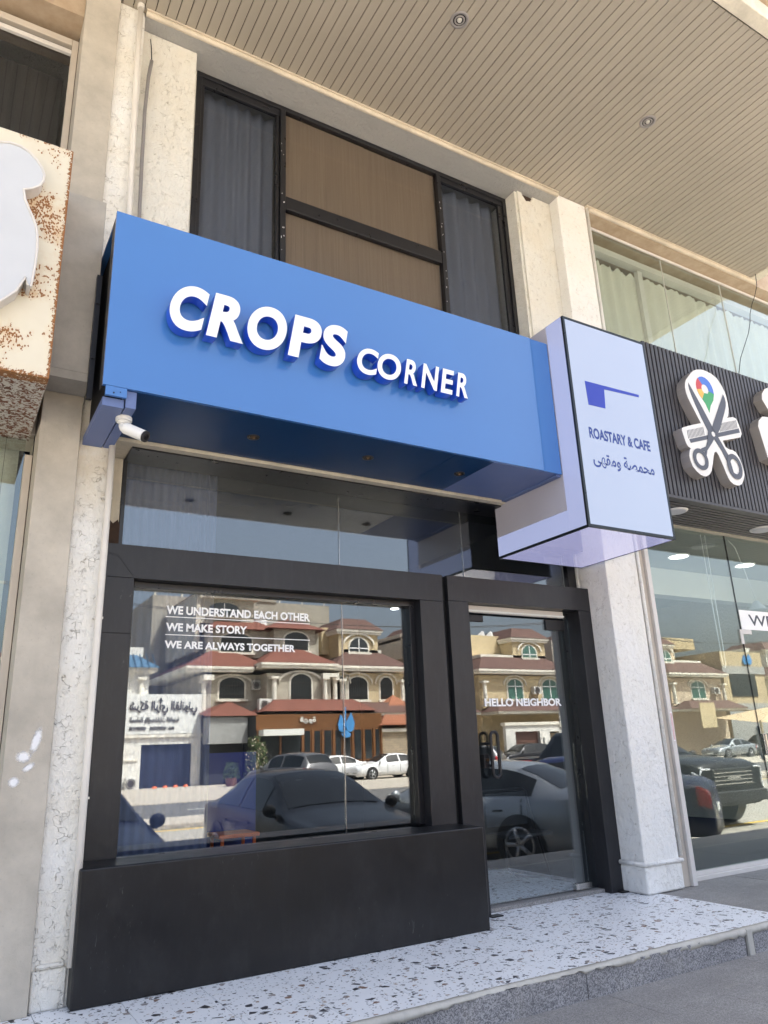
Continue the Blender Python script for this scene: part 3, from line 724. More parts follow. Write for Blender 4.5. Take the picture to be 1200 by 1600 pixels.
def letters(s, z0, z1, bold, depth, parent):
    off = parent_world(parent)
    for c, (x0, x1) in zip(s, EX[s]):
        m_ = text_mesh(c, bold, 1, 10); r0 = text_mesh('N', bold, 1, 10)
        ax, bx = min(v.co.x for v in m_.vertices), max(v.co.x for v in m_.vertices)
        ay, by = min(v.co.y for v in r0.vertices), max(v.co.y for v in r0.vertices)
        for v in m_.vertices:
            v.co = (x0 + (v.co.x - ax) / (bx - ax) * (x1 - x0) + .175 * (v.co.y - ay) / (by - ay) * (z1 - z0) - off.x, (3.9 if v.co.z >= 0 else 3.9 + depth) - off.y, z0 + (v.co.y - ay) / (by - ay) * (z1 - z0) - off.z)
        m_.materials.append(M['letter_white']); m_.materials.append(M['letter_side']); m_.update()
        for p in m_.polygons:
            if abs(p.normal.y) < .7: p.material_index = 1
        m_.name = 'letter'
        ob = bpy.data.objects.new('letter', m_); COL.objects.link(ob); ob.parent = parent
letters('CROPS', 3.612, 3.923, .045, .078, bs)
letters('CORNER', 3.612, 3.811, .026, .078, bs)

def downlight(x, y, z, r, label, cat='downlight', group=None, ring='lamp_ring', inner='bulb'):
    t = thing('downlight', (x, y, z), label, cat, group)
    ring_ = MB(); n = 24
    for (r0, r1, a, b_) in ((r, r * .68, -.006, -.004),):
        vs = []; fs = []
        for i in range(n):
            c, s_ = math.cos(2 * PI * i / n), math.sin(2 * PI * i / n)
            vs += [(x + r0 * c, y + r0 * s_, z), (x + r0 * .97 * c, y + r0 * .97 * s_, z - .007), (x + r1 * c, y + r1 * s_, z - .006), (x + r1 * .95 * c, y + r1 * .95 * s_, z + .02)]
        for i in range(n):
            j = (i + 1) % n
            for q in range(3): fs.append((i * 4 + q, j * 4 + q, j * 4 + q + 1, i * 4 + q + 1))
        ring_.add(vs, fs)
    ring_.build('ring', ring, t, smooth=True)
    MB().cyl((x, y, z - .0015), (x, y, z - .003), r * .70, 20).build('cup', 'slot', t)
    MB().tube([(x + r * .48 * math.cos(a), y + r * .48 * math.sin(a), z - .006) for a in [2 * PI * i / 16 for i in range(16)]], r * .09, 6, True).build('reflector', 'lamp_ring' if inner == 'bulb' else 'brass', t, smooth=True)
    MB().cyl((x, y, z - .002), (x, y, z - .016), r * .30, 12, r * .2).build('bulb', inner, t, smooth=False)
    return t
downlight(3.029, 3.52, CZ, .078, 'round recessed lamp in the beige canopy ceiling, above the café sign', group='lamps recessed in the canopy ceiling')
downlight(5.24, 3.506, CZ, .078, 'round recessed lamp in the beige canopy ceiling, above the white light box', group='lamps recessed in the canopy ceiling')
downlight(1.626, 4.335, 3.206, .042, 'small dark spotlight under the blue sign, nearest the security camera', group='spotlights under the blue sign', ring='steel_dark', inner='brass')
downlight(2.496, 4.333, 3.206, .042, 'small dark spotlight under the middle of the blue sign', group='spotlights under the blue sign', ring='steel_dark', inner='brass')
downlight(3.30, 4.324, 3.206, .042, 'small dark spotlight under the blue sign, nearest the light box', group='spotlights under the blue sign', ring='steel_dark', inner='brass')

# ------------------------------------------------------------ light box
lb = thing('light_box', (4.55, 4.3, 2.73), 'tall white illuminated box sign reading ROASTARY & CAFE, at right end of blue sign', 'light box')
def LB(name, mb, mat, **k): return mb.build(name, mat, lb, **k)
X0, X1, Y0, Y1, Z0, Z1 = 4.070, 5.040, 3.800, 4.86, 2.725, 4.530
LB('front_panel', MB().box(X0 + .024, X1 - .020, Y0 + .003, Y0 + .012, Z0 + .026, Z1 - .022), 'lb_front')
f = .024
LB('front_frame', MB().box(X0, X0 + f, Y0, Y0 + .02, Z0, Z1).box(X1 - f + .003, X1, Y0, Y0 + .02, Z0, Z1).box(X0 + f, X1 - f + .003, Y0, Y0 + .02, Z0, Z0 + f).box(X0 + f, X1 - f + .003, Y0, Y0 + .02, Z1 - .02, Z1), 'lb_frame', bevel=.002)
LB('edge_trim', MB().box(X0 - .001, X0 + .014, Y0 + .021, Y1, Z0 - .001, Z0 + .018).box(X1 - .008, X1 + .001, Y0 + .021, Y1, Z0 - .001, Z0 + .01).box(X0 + .014, X1 - .008, Y1 - .01, Y1, Z0 - .001, Z0 + .012), 'lb_frame')
LB('side_panel', MB().box(X0 + .001, X0 + .008, Y0 + .021, 4.0, Z0 + .0185, Z1).box(X0 + .001, X0 + .008, 4.001, Y1, Z0 + .0185, Z0 + .185), 'lb_side')
LB('side_panel', MB().box(X0 + .002, X0 + .008, 4.001, Y1, Z0 + .186, Z1), 'lb_unlit')
LB('side_panel', MB().box(X1 - .008, X1 - .001, Y0 + .021, Y1, Z0 + .0105, Z1), 'lb_side')
LB('bottom_panel', MB().box(X0 + .0145, X1 - .0085, Y0 + .021, Y1 - .011, Z0 + .002, Z0 + .009), 'lb_bottom')
LB('top_panel', MB().box(X0 + .009, X1 - .009, Y0 + .021, Y1, Z1 - .008, Z1), 'lb_unlit')
LB('back_panel', MB().box(X0 + .009, X1 - .009, Y1 - .009, Y1 - .001, Z0 + .013, Z1 - .009), 'lb_unlit')
LB('emblem', MB().prism([(4.236, 3.972), (4.865, 3.984), (4.861, 3.962), (4.447, 3.944), (4.431, 3.768), (4.244, 3.763)], Y0 - .0005, Y0 + .0025), 'ink_blue')
text('lettering', 'ROASTARY & CAFE', 4.208, 4.908, 3.470, 3.565, Y0 + .002, 0, 'ink_navy', lb, .036)
text('lettering', arabic('محمصة ومقهى'), 4.213, 4.912, 3.228, 3.368, Y0 + .002, 0, 'ink_navy', lb, .02)

# ------------------------------------------------------------ camera, pipe, cable
sc_ = thing('security_camera', (.765, 4.16, 3.10), 'white bullet security camera with black lens end under the left end of the blue sign', 'security camera')
def SC(name, mb, mat, **k): return mb.build(name, mat, sc_, **k)
SC('base', MB().cyl((.765, 4.16, 3.10), (.765, 4.16, 3.072), .046, 20).cyl((.765, 4.16, 3.072), (.765, 4.16, 3.058), .040, 20, .030), 'cam_white', smooth=False, bevel=.003)
SC('joint', MB().tube([(.765, 4.16, 3.062), (.757, 4.15, 3.04), (.758, 4.13, 3.018), (.78, 4.10, 3.002)], .021, 12), 'cam_white', smooth=True)
c0 = Vector((.768, 4.12, 3.018)); cd = Vector((.62, -.50, -.42)).normalized()
SC('body', MB().cyl(c0, c0 + cd * .135, .034, 24), 'cam_white', bevel=.004)
SC('hood', MB().cyl(c0 + cd * .1355, c0 + cd * .150, .0335, 24), 'steel_dark', bevel=.002)
SC('lens', MB().cyl(c0 + cd * .1505, c0 + cd * .152, .018, 16), 'lens')

dp = thing('downpipe', (.785, 4.62, 0), 'thin cream plastic downpipe running up the left stucco pilaster', 'pipe')
MB().tube([(.786, 4.618, .19), (.786, 4.622, 1.2), (.790, 4.618, 2.4), (.792, 4.620, 3.22)], .0205, 12).build('pipe', 'pipe', dp, smooth=True)
MB().tube([(.790, 4.618, 4.1), (.782, 4.62, 4.9), (.755, 4.62, 6.3), (.752, 4.62, 6.79)], .0205, 12).build('pipe', 'pipe', dp, smooth=True)
MB().cyl((.752, 4.62, 6.79), (.752, 4.62, 6.829), .027, 12).build('collar', 'pipe', dp)
for z in (1.0, 2.0, 2.75): MB().box(.762, .815, 4.622, 4.668, z, z + .012).build('clip', 'pipe', dp)
cbl = MB().tube([(.872, 4.70, 4.20), (.868, 4.70, 4.95), (.858, 4.70, 5.4), (.852, 4.70, 5.9), (.862, 4.705, 6.25), (.878, 4.71, 6.42)], .014, 10).build('cable_conduit', 'conduit', None, smooth=True, origin=(.87, 4.7, 4.2))
MB().tube([(.878, 4.71, 6.42), (.872, 4.74, 6.60), (.868, 4.77, 6.70)], .004, 6).build('wire', 'steel_dark', cbl, smooth=True)
tag(cbl, 'grey cable conduit hanging beside the downpipe above the blue sign', 'cable')

# ------------------------------------------------------------ left neighbour
ln = thing('left_neighbour_building', (-1, 5, 0), 'neighbouring shop unit at the left edge with plain grey beige plaster pier', 'building')
def LN(name, mb, mat, **k): return mb.build(name, mat, ln, **k)
LN('pier', MB().box(.366, .597, 4.62, 5.2, 0, 3.36).box(.366, .605, 4.63, 5.2, 3.361, CZ), 'concrete', bevel=.004)
LN('pier_block', MB().box(.350, .600, 4.40, 4.628, 3.455, 4.73), 'concrete_grey', bevel=.005)
LN('block_soffit', MB().box(.352, .598, 4.402, 4.619, 3.40, 3.4545), 'concrete_grey')
sp = MB(); 
def blob(cx_, cz_, rx, rz, ang=0, n=26, seed=1):
    r = random.Random(seed); out = []
    for i in range(n):
        a = 2 * PI * i / n; k_ = 1 + r.uniform(-.10, .10); px, pz = rx * k_ * math.cos(a), rz * k_ * math.sin(a)
        out.append((cx_ + px * math.cos(ang) - pz * math.sin(ang), cz_ + px * math.sin(ang) + pz * math.cos(ang)))
    return out
def spray():
    k = N('sprayed_paint_smudge'); b = k.b; b.inputs['Base Color'].default_value = (.86, .86, .88, 1); b.inputs['Roughness'].default_value = .5
    uv = k.n('ShaderNodeUVMap'); 
    ln_ = k.n('ShaderNodeVectorMath', operation='LENGTH'); sb = k.n('ShaderNodeVectorMath', operation='SUBTRACT'); sb.inputs[1].default_value = (.5, .5, 0)
    k.l(uv.outputs[0], sb.inputs[0]); k.l(sb.outputs[0], ln_.inputs[0])
    d = k.math('ADD', ln_.outputs['Value'], k.math('MULTIPLY', k.math('SUBTRACT', k.noise(k.coord(), 60, 4), .5), .25))
    k.l(k.ramp(d, [(.22, .95), (.48, 0.0)]), b.inputs['Alpha']); return k.m
M['spray_soft'] = spray()
def smudge(x, z, w, h, ang=0):
    me = bpy.data.meshes.new('spray_mark'); c, s_ = math.cos(ang), math.sin(ang)
    pts = [(x + (-w * c + h * s_), z + (-w * s_ - h * c)), (x + (w * c + h * s_), z + (w * s_ - h * c)), (x + (w * c - h * s_), z + (w * s_ + h * c)), (x + (-w * c - h * s_), z + (-w * s_ + h * c))]
    off = ln.location
    me.from_pydata([(p[0] - off.x, 4.6175 - off.y, p[1] - off.z) for p in pts], [], [(0, 1, 2, 3)])
    uv = me.uv_layers.new(name='UVMap'); 
    for i, q in enumerate(((0, 0), (1, 0), (1, 1), (0, 1))): uv.data[i].uv = q
    me.materials.append(M['spray_soft']); o = bpy.data.objects.new('spray_mark', me); COL.objects.link(o); o.parent = ln
smudge(.515, 1.315, .028, .085, -.25); smudge(.460, 1.235, .045, .035); smudge(.425, 1.108, .032, .032); smudge(.49, 1.18, .04, .02, .6)
LN('window', MB().box(.318, .362, 4.88, 4.94, -.0, 3.06).box(.318, .362, 4.88, 4.94, 3.2, 6.50).box(-3, .317, 4.88, 4.94, 6.44, 6.50).box(-3, .317, 4.90, 4.94, 0, .05), 'alu_beige', bevel=.004)
LN('window_gap', MB().box(.3625, .3655, 4.90, 4.94, 0, 6.6), 'slot')
LN('pane', MB().box(-3, .317, 4.92, 4.926, .05, 3.2), 'glass_green')
LN('pane', MB().box(-3, .317, 4.92, 4.926, 4.2, 6.44), 'glass_up')
LN('glass_joint', MB().box(.205, .2065, 4.916, 4.93, .05, 3.2), 'slot')
LN('head_beam', MB().box(-3, .365, 4.70, 5.2, 6.56, 7.0), 'fascia_brown')
LN('head_rail', MB().box(-3, .317, 4.885, 4.915, 6.36, 6.40), 'alu', bevel=.004)
LN('spandrel', MB().box(-3, .365, 4.95, 5.2, 3.2, 4.2), 'concrete')
LN('floor_slab', MB().box(-3, .365, 5.2, 12, 3.4, 3.6), 'grey_wall')
LN('back_wall', MB().box(-3, .605, 8.0, 8.1, 0, 6.9), 'grey_wall')
LN('end_wall', MB().box(-3.2, -3.0, 4.7, 12, -.5, 9), 'stucco')
tag(curtain('curtain', -2.9, .31, 5.3, 3.7, 6.5, .006, .11, 'drape_dark'), 'dark drape behind the upstairs window at the upper left corner', 'curtain')
tag(curtain('curtain', -2.9, .31, 5.35, .02, 3.35, .02, .25, 'curtain_cream'), 'pale drape inside the shop window at the left edge', 'curtain')

rb = thing('rusty_sign_box', (-.8, 4.3, 3.17), 'old cream sign box covered in rust spots at the left edge', 'sign')
MB().box(-2.4, .334, 4.0, 4.08, 3.175, 4.70).build('face_sheet', 'rust', rb, bevel=.004)
MB().box(-2.4, .332, 4.081, 4.95, 3.176, 3.19).build('bottom_sheet', 'rust_under', rb)
MB().box(.318, .333, 4.081, 4.95, 3.191, 4.69).build('side_sheet', 'rust', rb)
MB().box(-2.4, .317, 4.081, 4.95, 4.675, 4.69).build('top_sheet', 'rust', rb)
pts = [(-.6, 4.28), (-.5, 4.45), (-.3, 4.52), (-.052, 4.512), (-.005, 4.53), (.05, 4.53), (.10, 4.51), (.14, 4.475), (.17, 4.435), (.188, 4.39), (.187, 4.346), (.171, 4.306), (.135, 4.272), (.095, 4.250), (.108, 4.19), (.131, 4.136), (.155, 4.09), (.175, 4.045), (.19, 3.98), (.197, 3.90), (.197, 3.80), (.192, 3.70), (.186, 3.645), (.170, 3.655), (.157, 3.70), (.12, 3.60), (.053, 3.518), (-.05, 3.44), (-.3, 3.38), (-.6, 3.5), (-.8, 3.8), (-.75, 4.1)]
MB().prism(pts, 3.905, 3.999, 0, 1).build('shaped_letter', ['grey_letter', 'alu'], rb, bevel=0)
P2 = [(x * 1.0, z) for x, z in pts]
rim = MB().tube([(x, 3.903, z) for x, z in pts], .007, 6, True); rim.build('letter_rim', 'alu', rb, smooth=True)

# ------------------------------------------------------------ right neighbour
rn = thing('right_neighbour_building', (8, 5, 0), 'neighbouring shop unit on the right with tall greenish glass front under the canopy', 'building')
def RN(name, mb, mat, **k): return mb.build(name, mat, rn, **k)
RN('frame_channel', MB().box(5.61, 5.70, 4.70, 4.84, .001, 3.25), 'alu_beige', bevel=.003)
RN('frame_post', MB().box(5.703, 5.757, 4.67, 4.86, .001, 3.4), 'alu', bevel=.004)
RN('corner_bead', MB().cyl((5.592, 4.668, .25), (5.592, 4.668, CZ), .018, 10), 'stucco_col', smooth=True)
RN('cracked_gap', MB().box(5.573, 5.609, 4.72, 4.80, .0, 3.3), 'soot')
r = random.Random(9); fl = MB()
for i in range(46):
    zz = r.uniform(.0, .55); xx = r.uniform(5.574, 5.600); fl.box(xx, xx + r.uniform(.004, .014), 4.703, 4.715, zz, zz + r.uniform(.01, .05))
RN('peeling_flake', fl, 'rust_steel')
fl = MB()
for i in range(26):
    zz = r.uniform(.0, .6); xx = r.uniform(5.574, 5.603); fl.box(xx, xx + r.uniform(.004, .010), 4.698, 4.702, zz, zz + r.uniform(.01, .04))
RN('peeling_flake', fl, 'white')
RN('pane', MB().box(5.76, 7.238, 4.846, 4.854, .07, 3.40), 'glass_green')
RN('pane', MB().box(7.243, 10.5, 4.846, 4.854, .07, 3.40), 'glass_green')
RN('pane_joint', MB().box(7.2385, 7.2425, 4.842, 4.858, .07, 3.40), 'slot')
RN('threshold', MB().box(5.76, 10.5, 4.80, 4.90, .0, .035).box(5.76, 10.5, 4.835, 4.88, .035, .07), 'alu', bevel=.003)
RN('door_stop', MB().box(5.80, 5.835, 4.82, 4.845, .07, .21), 'steel_dark')
RN('upper_frame', MB().box(5.60, 5.655, 4.75, 4.84, 4.85, 6.74).box(5.656, 10.5, 4.82, 4.84, 6.735, 6.765), 'alu', bevel=.003)
for a, b_ in ((5.656, 6.98), (6.984, 8.10), (8.104, 10.5)):
    RN('pane', MB().box(a, b_, 4.848, 4.856, 4.6, 6.734), 'glass_green')
RN('pane_joint', B(6.9805, 6.9835, 4.842, 4.858, 4.6, 6.734), 'alu'); RN('pane_joint', B(8.1005, 8.1035, 4.842, 4.858, 4.6, 6.734), 'alu')
RN('beam', MB().box(5.561, 12, 4.67, 5.3, 6.772, 7.1), 'fascia_brown')
RN('bead_molding', MB().cyl((5.60, 4.655, 6.800), (8.6, 4.655, 6.800), .024, 10).box(5.56, 8.6, 4.63, 4.668, 6.818, 6.83), 'molding')
RN('spandrel', MB().box(5.66, 10.5, 4.90, 5.2, 3.42, 4.75), 'dark_wall')
RN('floor_slab', MB().box(5.51, 12, 5.2, 12, 3.42, 3.6), 'grey_wall')
RN('shop_ceiling', MB().box(5.51, 12, 4.86, 9.9, 3.30, 3.41), 'villa_grey_in')
RN('bulkhead', MB().box(5.51, 12, 6.3, 6.5, 2.95, 3.299), 'white')
RN('shop_floor', B(5.51, 10.5, 4.92, 9.2, .0005, .004), 'dark_wall')
RN('back_wall', MB().box(5.51, 12, 9.2, 9.3, 0, 3.3), 'grey_wall')
RN('upper_back_wall', MB().box(5.51, 12, 7.2, 7.3, 3.6, 6.77), 'grey_wall')
RN('end_wall', MB().box(10.5, 10.8, 4.7, 12, -.5, 9), 'stucco')
RN('blind_box', MB().box(5.70, 10.4, 4.95, 5.05, 6.60, 6.68), 'alu')
RN('curtain_rail', MB().box(6.70, 6.78, 4.98, 5.03, 5.0, 6.58), 'alu')
tag(curtain('curtain', 5.68, 6.75, 5.05, 4.6, 6.56, .022, .21, 'curtain_cream', jag=.05), 'cream drape with a ragged top edge upstairs behind the right hand glass, nearest the column', 'curtain')
tag(curtain('curtain', 6.79, 10.3, 5.07, 4.6, 6.60, .025, .26, 'curtain_cream', jag=.03), 'long pale drape upstairs behind the right hand glass, right of its pale rail', 'curtain')

sf = thing('slatted_sign_board', (7, 4.4, 3.27), 'charcoal slatted sign board with white scissors logo over the right hand shop', 'sign')
def SF(name, mb, mat, **k): return mb.build(name, mat, sf, **k)
SF('backing', MB().box(5.46, 10.4, 4.17, 4.19, 3.31, 4.845).box(5.46, 10.4, 4.19, 4.80, 3.296, 3.31).box(5.46, 5.475, 4.17, 4.80, 3.31, 4.84).box(5.46, 10.4, 4.19, 4.9, 4.80, 4.83), 'slat_back')
SF('bottom_trim', MB().box(5.455, 10.4, 4.135, 4.185, 3.262, 3.290), 'slat', bevel=.003)
s0 = MB().box(0, .040, 4.135, 4.169, 3.291, 4.845).build('slat', 'slat', None, bevel=.002); s0.parent = sf
s0.location = Vector((5.46, 0, 0)) - sf.location
for i in range(1, 86):
    copyat(s0, Vector((5.46 + i * .0575, 0, 0)) - sf.location, sf)
s1 = MB().box(5.476, 10.4, 0, .040, 3.270, 3.2955).build('soffit_slat', 'slat', None, bevel=.002); s1.parent = sf
s1.location = Vector((0, 4.195, 0)) - sf.location
for i in range(1, 10): copyat(s1, Vector((0, 4.195 + i * .0575, 0)) - sf.location, sf)
SF('back_trim', MB().box(5.476, 10.4, 4.771, 4.84, 3.27, 3.32), 'jamb')

lg = thing('scissors_logo', (6.15, 4.1, 3.47), 'raised white logo of open scissors, comb and colourful map pin on the charcoal slats', 'logo sign')
outline = [(6.092, 4.636), (6.16, 4.652), (6.223, 4.653), (6.31, 4.64), (6.38, 4.612), (6.435, 4.55), (6.473, 4.477), (6.486, 4.41), (6.488, 4.353), (6.482, 4.29), (6.468, 4.244), (6.450, 4.205), (6.43, 4.185), (6.53, 4.213), (6.575, 4.205), (6.596, 4.16), (6.615, 4.09), (6.618, 4.045), (6.59, 4.005), (6.44, 3.96), (6.287, 3.915), (6.310, 3.855), (6.36, 3.835), (6.41, 3.838), (6.458, 3.825), (6.50, 3.775), (6.523, 3.709), (6.532, 3.65), (6.53, 3.597), (6.50, 3.54), (6.46, 3.494), (6.42, 3.474), (6.374, 3.468), (6.325, 3.473), (6.285, 3.494), (6.26, 3.53), (6.241, 3.578), (6.22, 3.64), (6.196, 3.70), (6.175, 3.75), (6.152, 3.775), (6.125, 3.765), (6.101, 3.724), (6.065, 3.64), (6.03, 3.564), (5.99, 3.52), (5.938, 3.492), (5.893, 3.487), (5.848, 3.497), (5.80, 3.525), (5.758, 3.564), (5.742, 3.61), (5.737, 3.662), (5.75, 3.71), (5.776, 3.745), (5.745, 3.755), (5.722, 3.785), (5.705, 3.85), (5.691, 3.909), (5.70, 3.935), (5.72, 3.945), (5.86, 3.998), (5.997, 4.041), (5.96, 4.105), (5.927, 4.167), (5.892, 4.23), (5.864, 4.288), (5.852, 4.335), (5.851, 4.386), (5.862, 4.43), (5.885, 4.475), (5.931, 4.521), (5.985, 4.575), (6.035, 4.612)]
MB().prism(outline, 4.035, 4.134, 0, 1).build('body', ['logo_face', 'logo_side'], lg)
def LG(name, mb, mat): return mb.build(name, mat, lg)
yl = 4.0335
LG('blade', MB().prism([(5.913, 4.452), (5.905, 4.42), (5.908, 4.38), (5.925, 4.32), (5.96, 4.225), (6.02, 4.09), (6.075, 3.985), (6.11, 3.93), (6.19, 3.975), (6.155, 4.045), (6.05, 4.23)], yl - .001, yl + .001), 'logo_ink')
LG('blade', MB().prism([(6.43, 4.437), (6.447, 4.40), (6.45, 4.355), (6.437, 4.31), (6.40, 4.24), (6.33, 4.125), (6.28, 4.045), (6.21, 3.955), (6.15, 4.02), (6.20, 4.10)], yl - .003, yl - .001), 'logo_ink')
LG('shank', MB().prism([(6.10, 3.97), (6.20, 3.97), (6.29, 3.83), (6.33, 3.77), (6.36, 3.60), (6.30, 3.60), (6.285, 3.70), (6.235, 3.80), (6.16, 3.895)], yl - .002, yl), 'logo_ink')
LG('shank', MB().prism([(6.08, 3.98), (6.20, 3.96), (6.11, 3.86), (6.01, 3.76), (5.985, 3.70), (5.965, 3.745), (5.90, 3.745), (5.93, 3.77), (6.0, 3.80), (6.04, 3.86)], yl - .004, yl - .002), 'logo_ink')
def ring2(cx_, cz_, r0, r1, sx=1.0, n=28):
    mb = MB(); vs = []; fs = []
    for i in range(n):
        a = 2 * PI * i / n; c, s_ = math.cos(a), math.sin(a)
        for rr_ in (r0, r1):
            for yy in (yl - .0055, yl - .0045): vs.append((cx_ + rr_ * sx * c, yy, cz_ + rr_ * s_))
    for i in range(n):
        j = (i + 1) % n; fs += [(4 * i, 4 * j, 4 * j + 2, 4 * i + 2), (4 * i + 1, 4 * i + 3, 4 * j + 3, 4 * j + 1), (4 * i, 4 * i + 1, 4 * j + 1, 4 * j), (4 * i + 2, 4 * j + 2, 4 * j + 3, 4 * i + 3)]
    return mb.add(vs, fs)
LG('finger_ring', ring2(5.889, 3.652, .108, .064), 'logo_ink')
LG('finger_ring', ring2(6.392, 3.660, .132, .078, .86), 'logo_ink')
LG('pivot', MB().cyl((6.147, yl - .006, 3.953), (6.147, yl - .0045, 3.953), .026, 18), 'logo_face')
LG('comb', MB().prism([(5.79, 3.80), (5.775, 3.835), (6.585, 4.10), (6.59, 4.055)], yl - .0005, yl + .0005), 'logo_ink')
tm = MB()
for i in range(40):
    x_ = 5.765 + i * .0203
    if 6.02 < x_ < 6.27: continue
    zb = 3.84 + (x_ - 5.765) * .327; tm.box(x_, x_ + .007, yl - .0004, yl + .0006, zb, zb + .085)
tag(LG('comb_teeth', tm, 'logo_ink'), kind='stuff')
# colourful pin, four wedges
pcx, pcz = 6.156, 4.434
def pinpt(a):
    if -PI * .85 < a < -PI * .0 : pass
    return (pcx + .128 * math.cos(a), pcz + .137 * math.sin(a))
def wedge(a0, a1, extra=()):
    pp = [(pcx + .13 * math.cos(a0 + (a1 - a0) * i / 8), pcz + .137 * math.sin(a0 + (a1 - a0) * i / 8)) for i in range(9)]
    pp += list(extra) + [(pcx + .052 * math.cos(a1 + (a0 - a1) * i / 8), pcz + .052 * math.sin(a1 + (a0 - a1) * i / 8)) for i in range(9)]
    return pp
R_ = math.radians
LG('pin_top', MB().prism(wedge(R_(-10), R_(130)), yl - .001, yl + .001), 'logo_azure')
LG('pin_left', MB().prism(wedge(R_(130.5), R_(190)), yl - .001, yl + .001), 'logo_red')
LG('pin_lower_left', MB().prism(wedge(R_(190.5), R_(238)), yl - .001, yl + .001), 'logo_yellow')
LG('pin_tip', MB().prism([(pcx - .07, pcz - .118), (pcx - .03, pcz - .17), (pcx + .002, pcz - .25), (pcx + .04, pcz - .17), (pcx + .10, pcz - .10), (pcx + .128, pcz - .026), (pcx + .052, pcz - .012), (pcx + .03, pcz - .043), (pcx - .025, pcz - .046)], yl - .001, yl + .001), 'logo_green')

rl = thing('raised_letters', (7.5, 4.1, 3.85), 'white raised lettering cut off by the right edge, on the charcoal slats', 'lettering')
MB().prism([(6.93, 4.19), (6.96, 4.26), (7.04, 4.32), (7.14, 4.335), (7.5, 4.37), (7.9, 4.3), (7.9, 3.9), (7.5, 3.83), (7.10, 3.83), (6.985, 3.85)], 4.035, 4.134, 0, 1).build('letter', ['logo_face', 'logo_side'], rl)
MB().prism([(7.10, 4.53), (7.12, 4.60), (7.19, 4.67), (7.30, 4.72), (7.42, 4.70), (7.5, 4.6), (7.45, 4.47), (7.3, 4.41), (7.17, 4.43)], 4.035, 4.134, 0, 1).build('letter', ['logo_face', 'logo_side'], rl)

def panel_light(x, y, z, r, label, lit='bulb'):
    t = thing('panel_light', (x, y, z), label, 'panel light', 'round lamps under the slatted board')
    MB().cyl((x, y, z), (x, y, z - .012), r, 28, r * .94).build('rim', 'logo_face', t, bevel=.003)
    MB().cyl((x, y, z - .0125), (x, y, z - .018), r * .8, 28).build('diffuser', lit, t)
panel_light(5.93, 4.42, 3.270, .115, 'round white lamp under the charcoal slatted board, partly behind the light box', 'grey_letter')
panel_light(7.38, 4.48, 3.270, .130, 'round white lamp under the charcoal slatted board, nearest the right edge', 'grey_letter')
for i, (x_, y_) in enumerate(((7.6, 5.73), (8.87, 5.72))):
    t = thing('ceiling_light', (x_, y_, 3.3), ('bright round lamp on the ceiling inside the right hand shop, left one', 'bright round lamp on the ceiling inside the right hand shop, nearest the pane edge')[i], 'ceiling light', 'lamps inside the right hand shop')
    MB().cyl((x_, y_, 3.299), (x_, y_, 3.285), .13, 28).build('rim', 'white', t)
    MB().cyl((x_, y_, 3.2845), (x_, y_, 3.28), .11, 28).build('diffuser', 'lit_disc', t)
t = tag(MB().tube([(6.96, 4.93, 3.28), (6.955, 4.93, 2.4), (6.962, 4.93, 1.90), (6.985, 4.93, 1.86), (7.008, 4.93, 1.90), (7.015, 4.93, 2.4), (7.03, 4.93, 3.28)], .005, 6).build('blind_cord', 'vinyl_white', None, smooth=True, origin=(7, 4.93, 3.28)), 'thin white looped blind cord hanging inside the right hand shop glass', 'cord')
pl = thing('pendant_lamp', (7.9, 5.0, 2.5), 'small glass pendant lamp hanging inside the right hand shop, above the welcome strip', 'pendant lamp')
MB().tube([(7.5, 4.98, 3.29), (7.60, 4.98, 3.22), (7.72, 4.99, 2.95), (7.84, 5.0, 2.62)], .004, 6).build('cord', 'vinyl_white', pl, smooth=True)
MB().cyl((7.84, 5.0, 2.62), (7.84, 5.0, 2.52), .03, 16, .10).build('shade', 'grey_letter', pl, smooth=False)
RN('welcome_strip', MB().box(7.255, 9.2, 4.842, 4.8445, 2.255, 2.462), 'vinyl_white')
text('lettering', 'WELCOME', 7.40, 8.75, 2.30, 2.42, 4.841, 0, 'logo_ink', rn, .01)
RN('corner_patch', MB().box(7.205, 7.40, 4.835, 4.845, 2.205, 2.252).box(7.205, 7.25, 4.835, 4.845, 2.10, 2.204), 'alu')
RN('door_handle', MB().tube([(7.33, 4.79, .95), (7.33, 4.77, .97), (7.33, 4.77, 1.25), (7.33, 4.79, 1.27)], .018, 10), 'chrome', smooth=True)
RN('lock_plate', MB().box(7.255, 7.31, 4.82, 4.845, 1.0, 1.2), 'chrome', bevel=.004)
RN('sticker', MB().box(5.72, 5.745, 4.6675, 4.6695, 1.17, 1.42), 'vinyl_white')
text('sticker_print', 'IIXIXIIXIX', 5.722, 5.743, 1.18, 1.41, 4.667, 0, 'red_ink', rn, 0)
wr = tag(MB().tube([(8.455, 4.55, 6.825), (8.43, 4.55, 6.65), (8.34, 4.55, 6.48), (8.22, 4.55, 6.30), (8.14, 4.55, 6.15), (8.10, 4.55, 6.02), (8.02, 4.55, 5.85), (7.90, 4.55, 5.67), (7.74, 4.55, 5.43), (7.60, 4.55, 5.10), (7.55, 4.5, 4.85)], .0045, 6).build('loose_cable', 'slot', None, smooth=True, origin=(8.45, 4.55, 6.8)), 'thin black cable dangling from the right end of the canopy ceiling', 'cable')

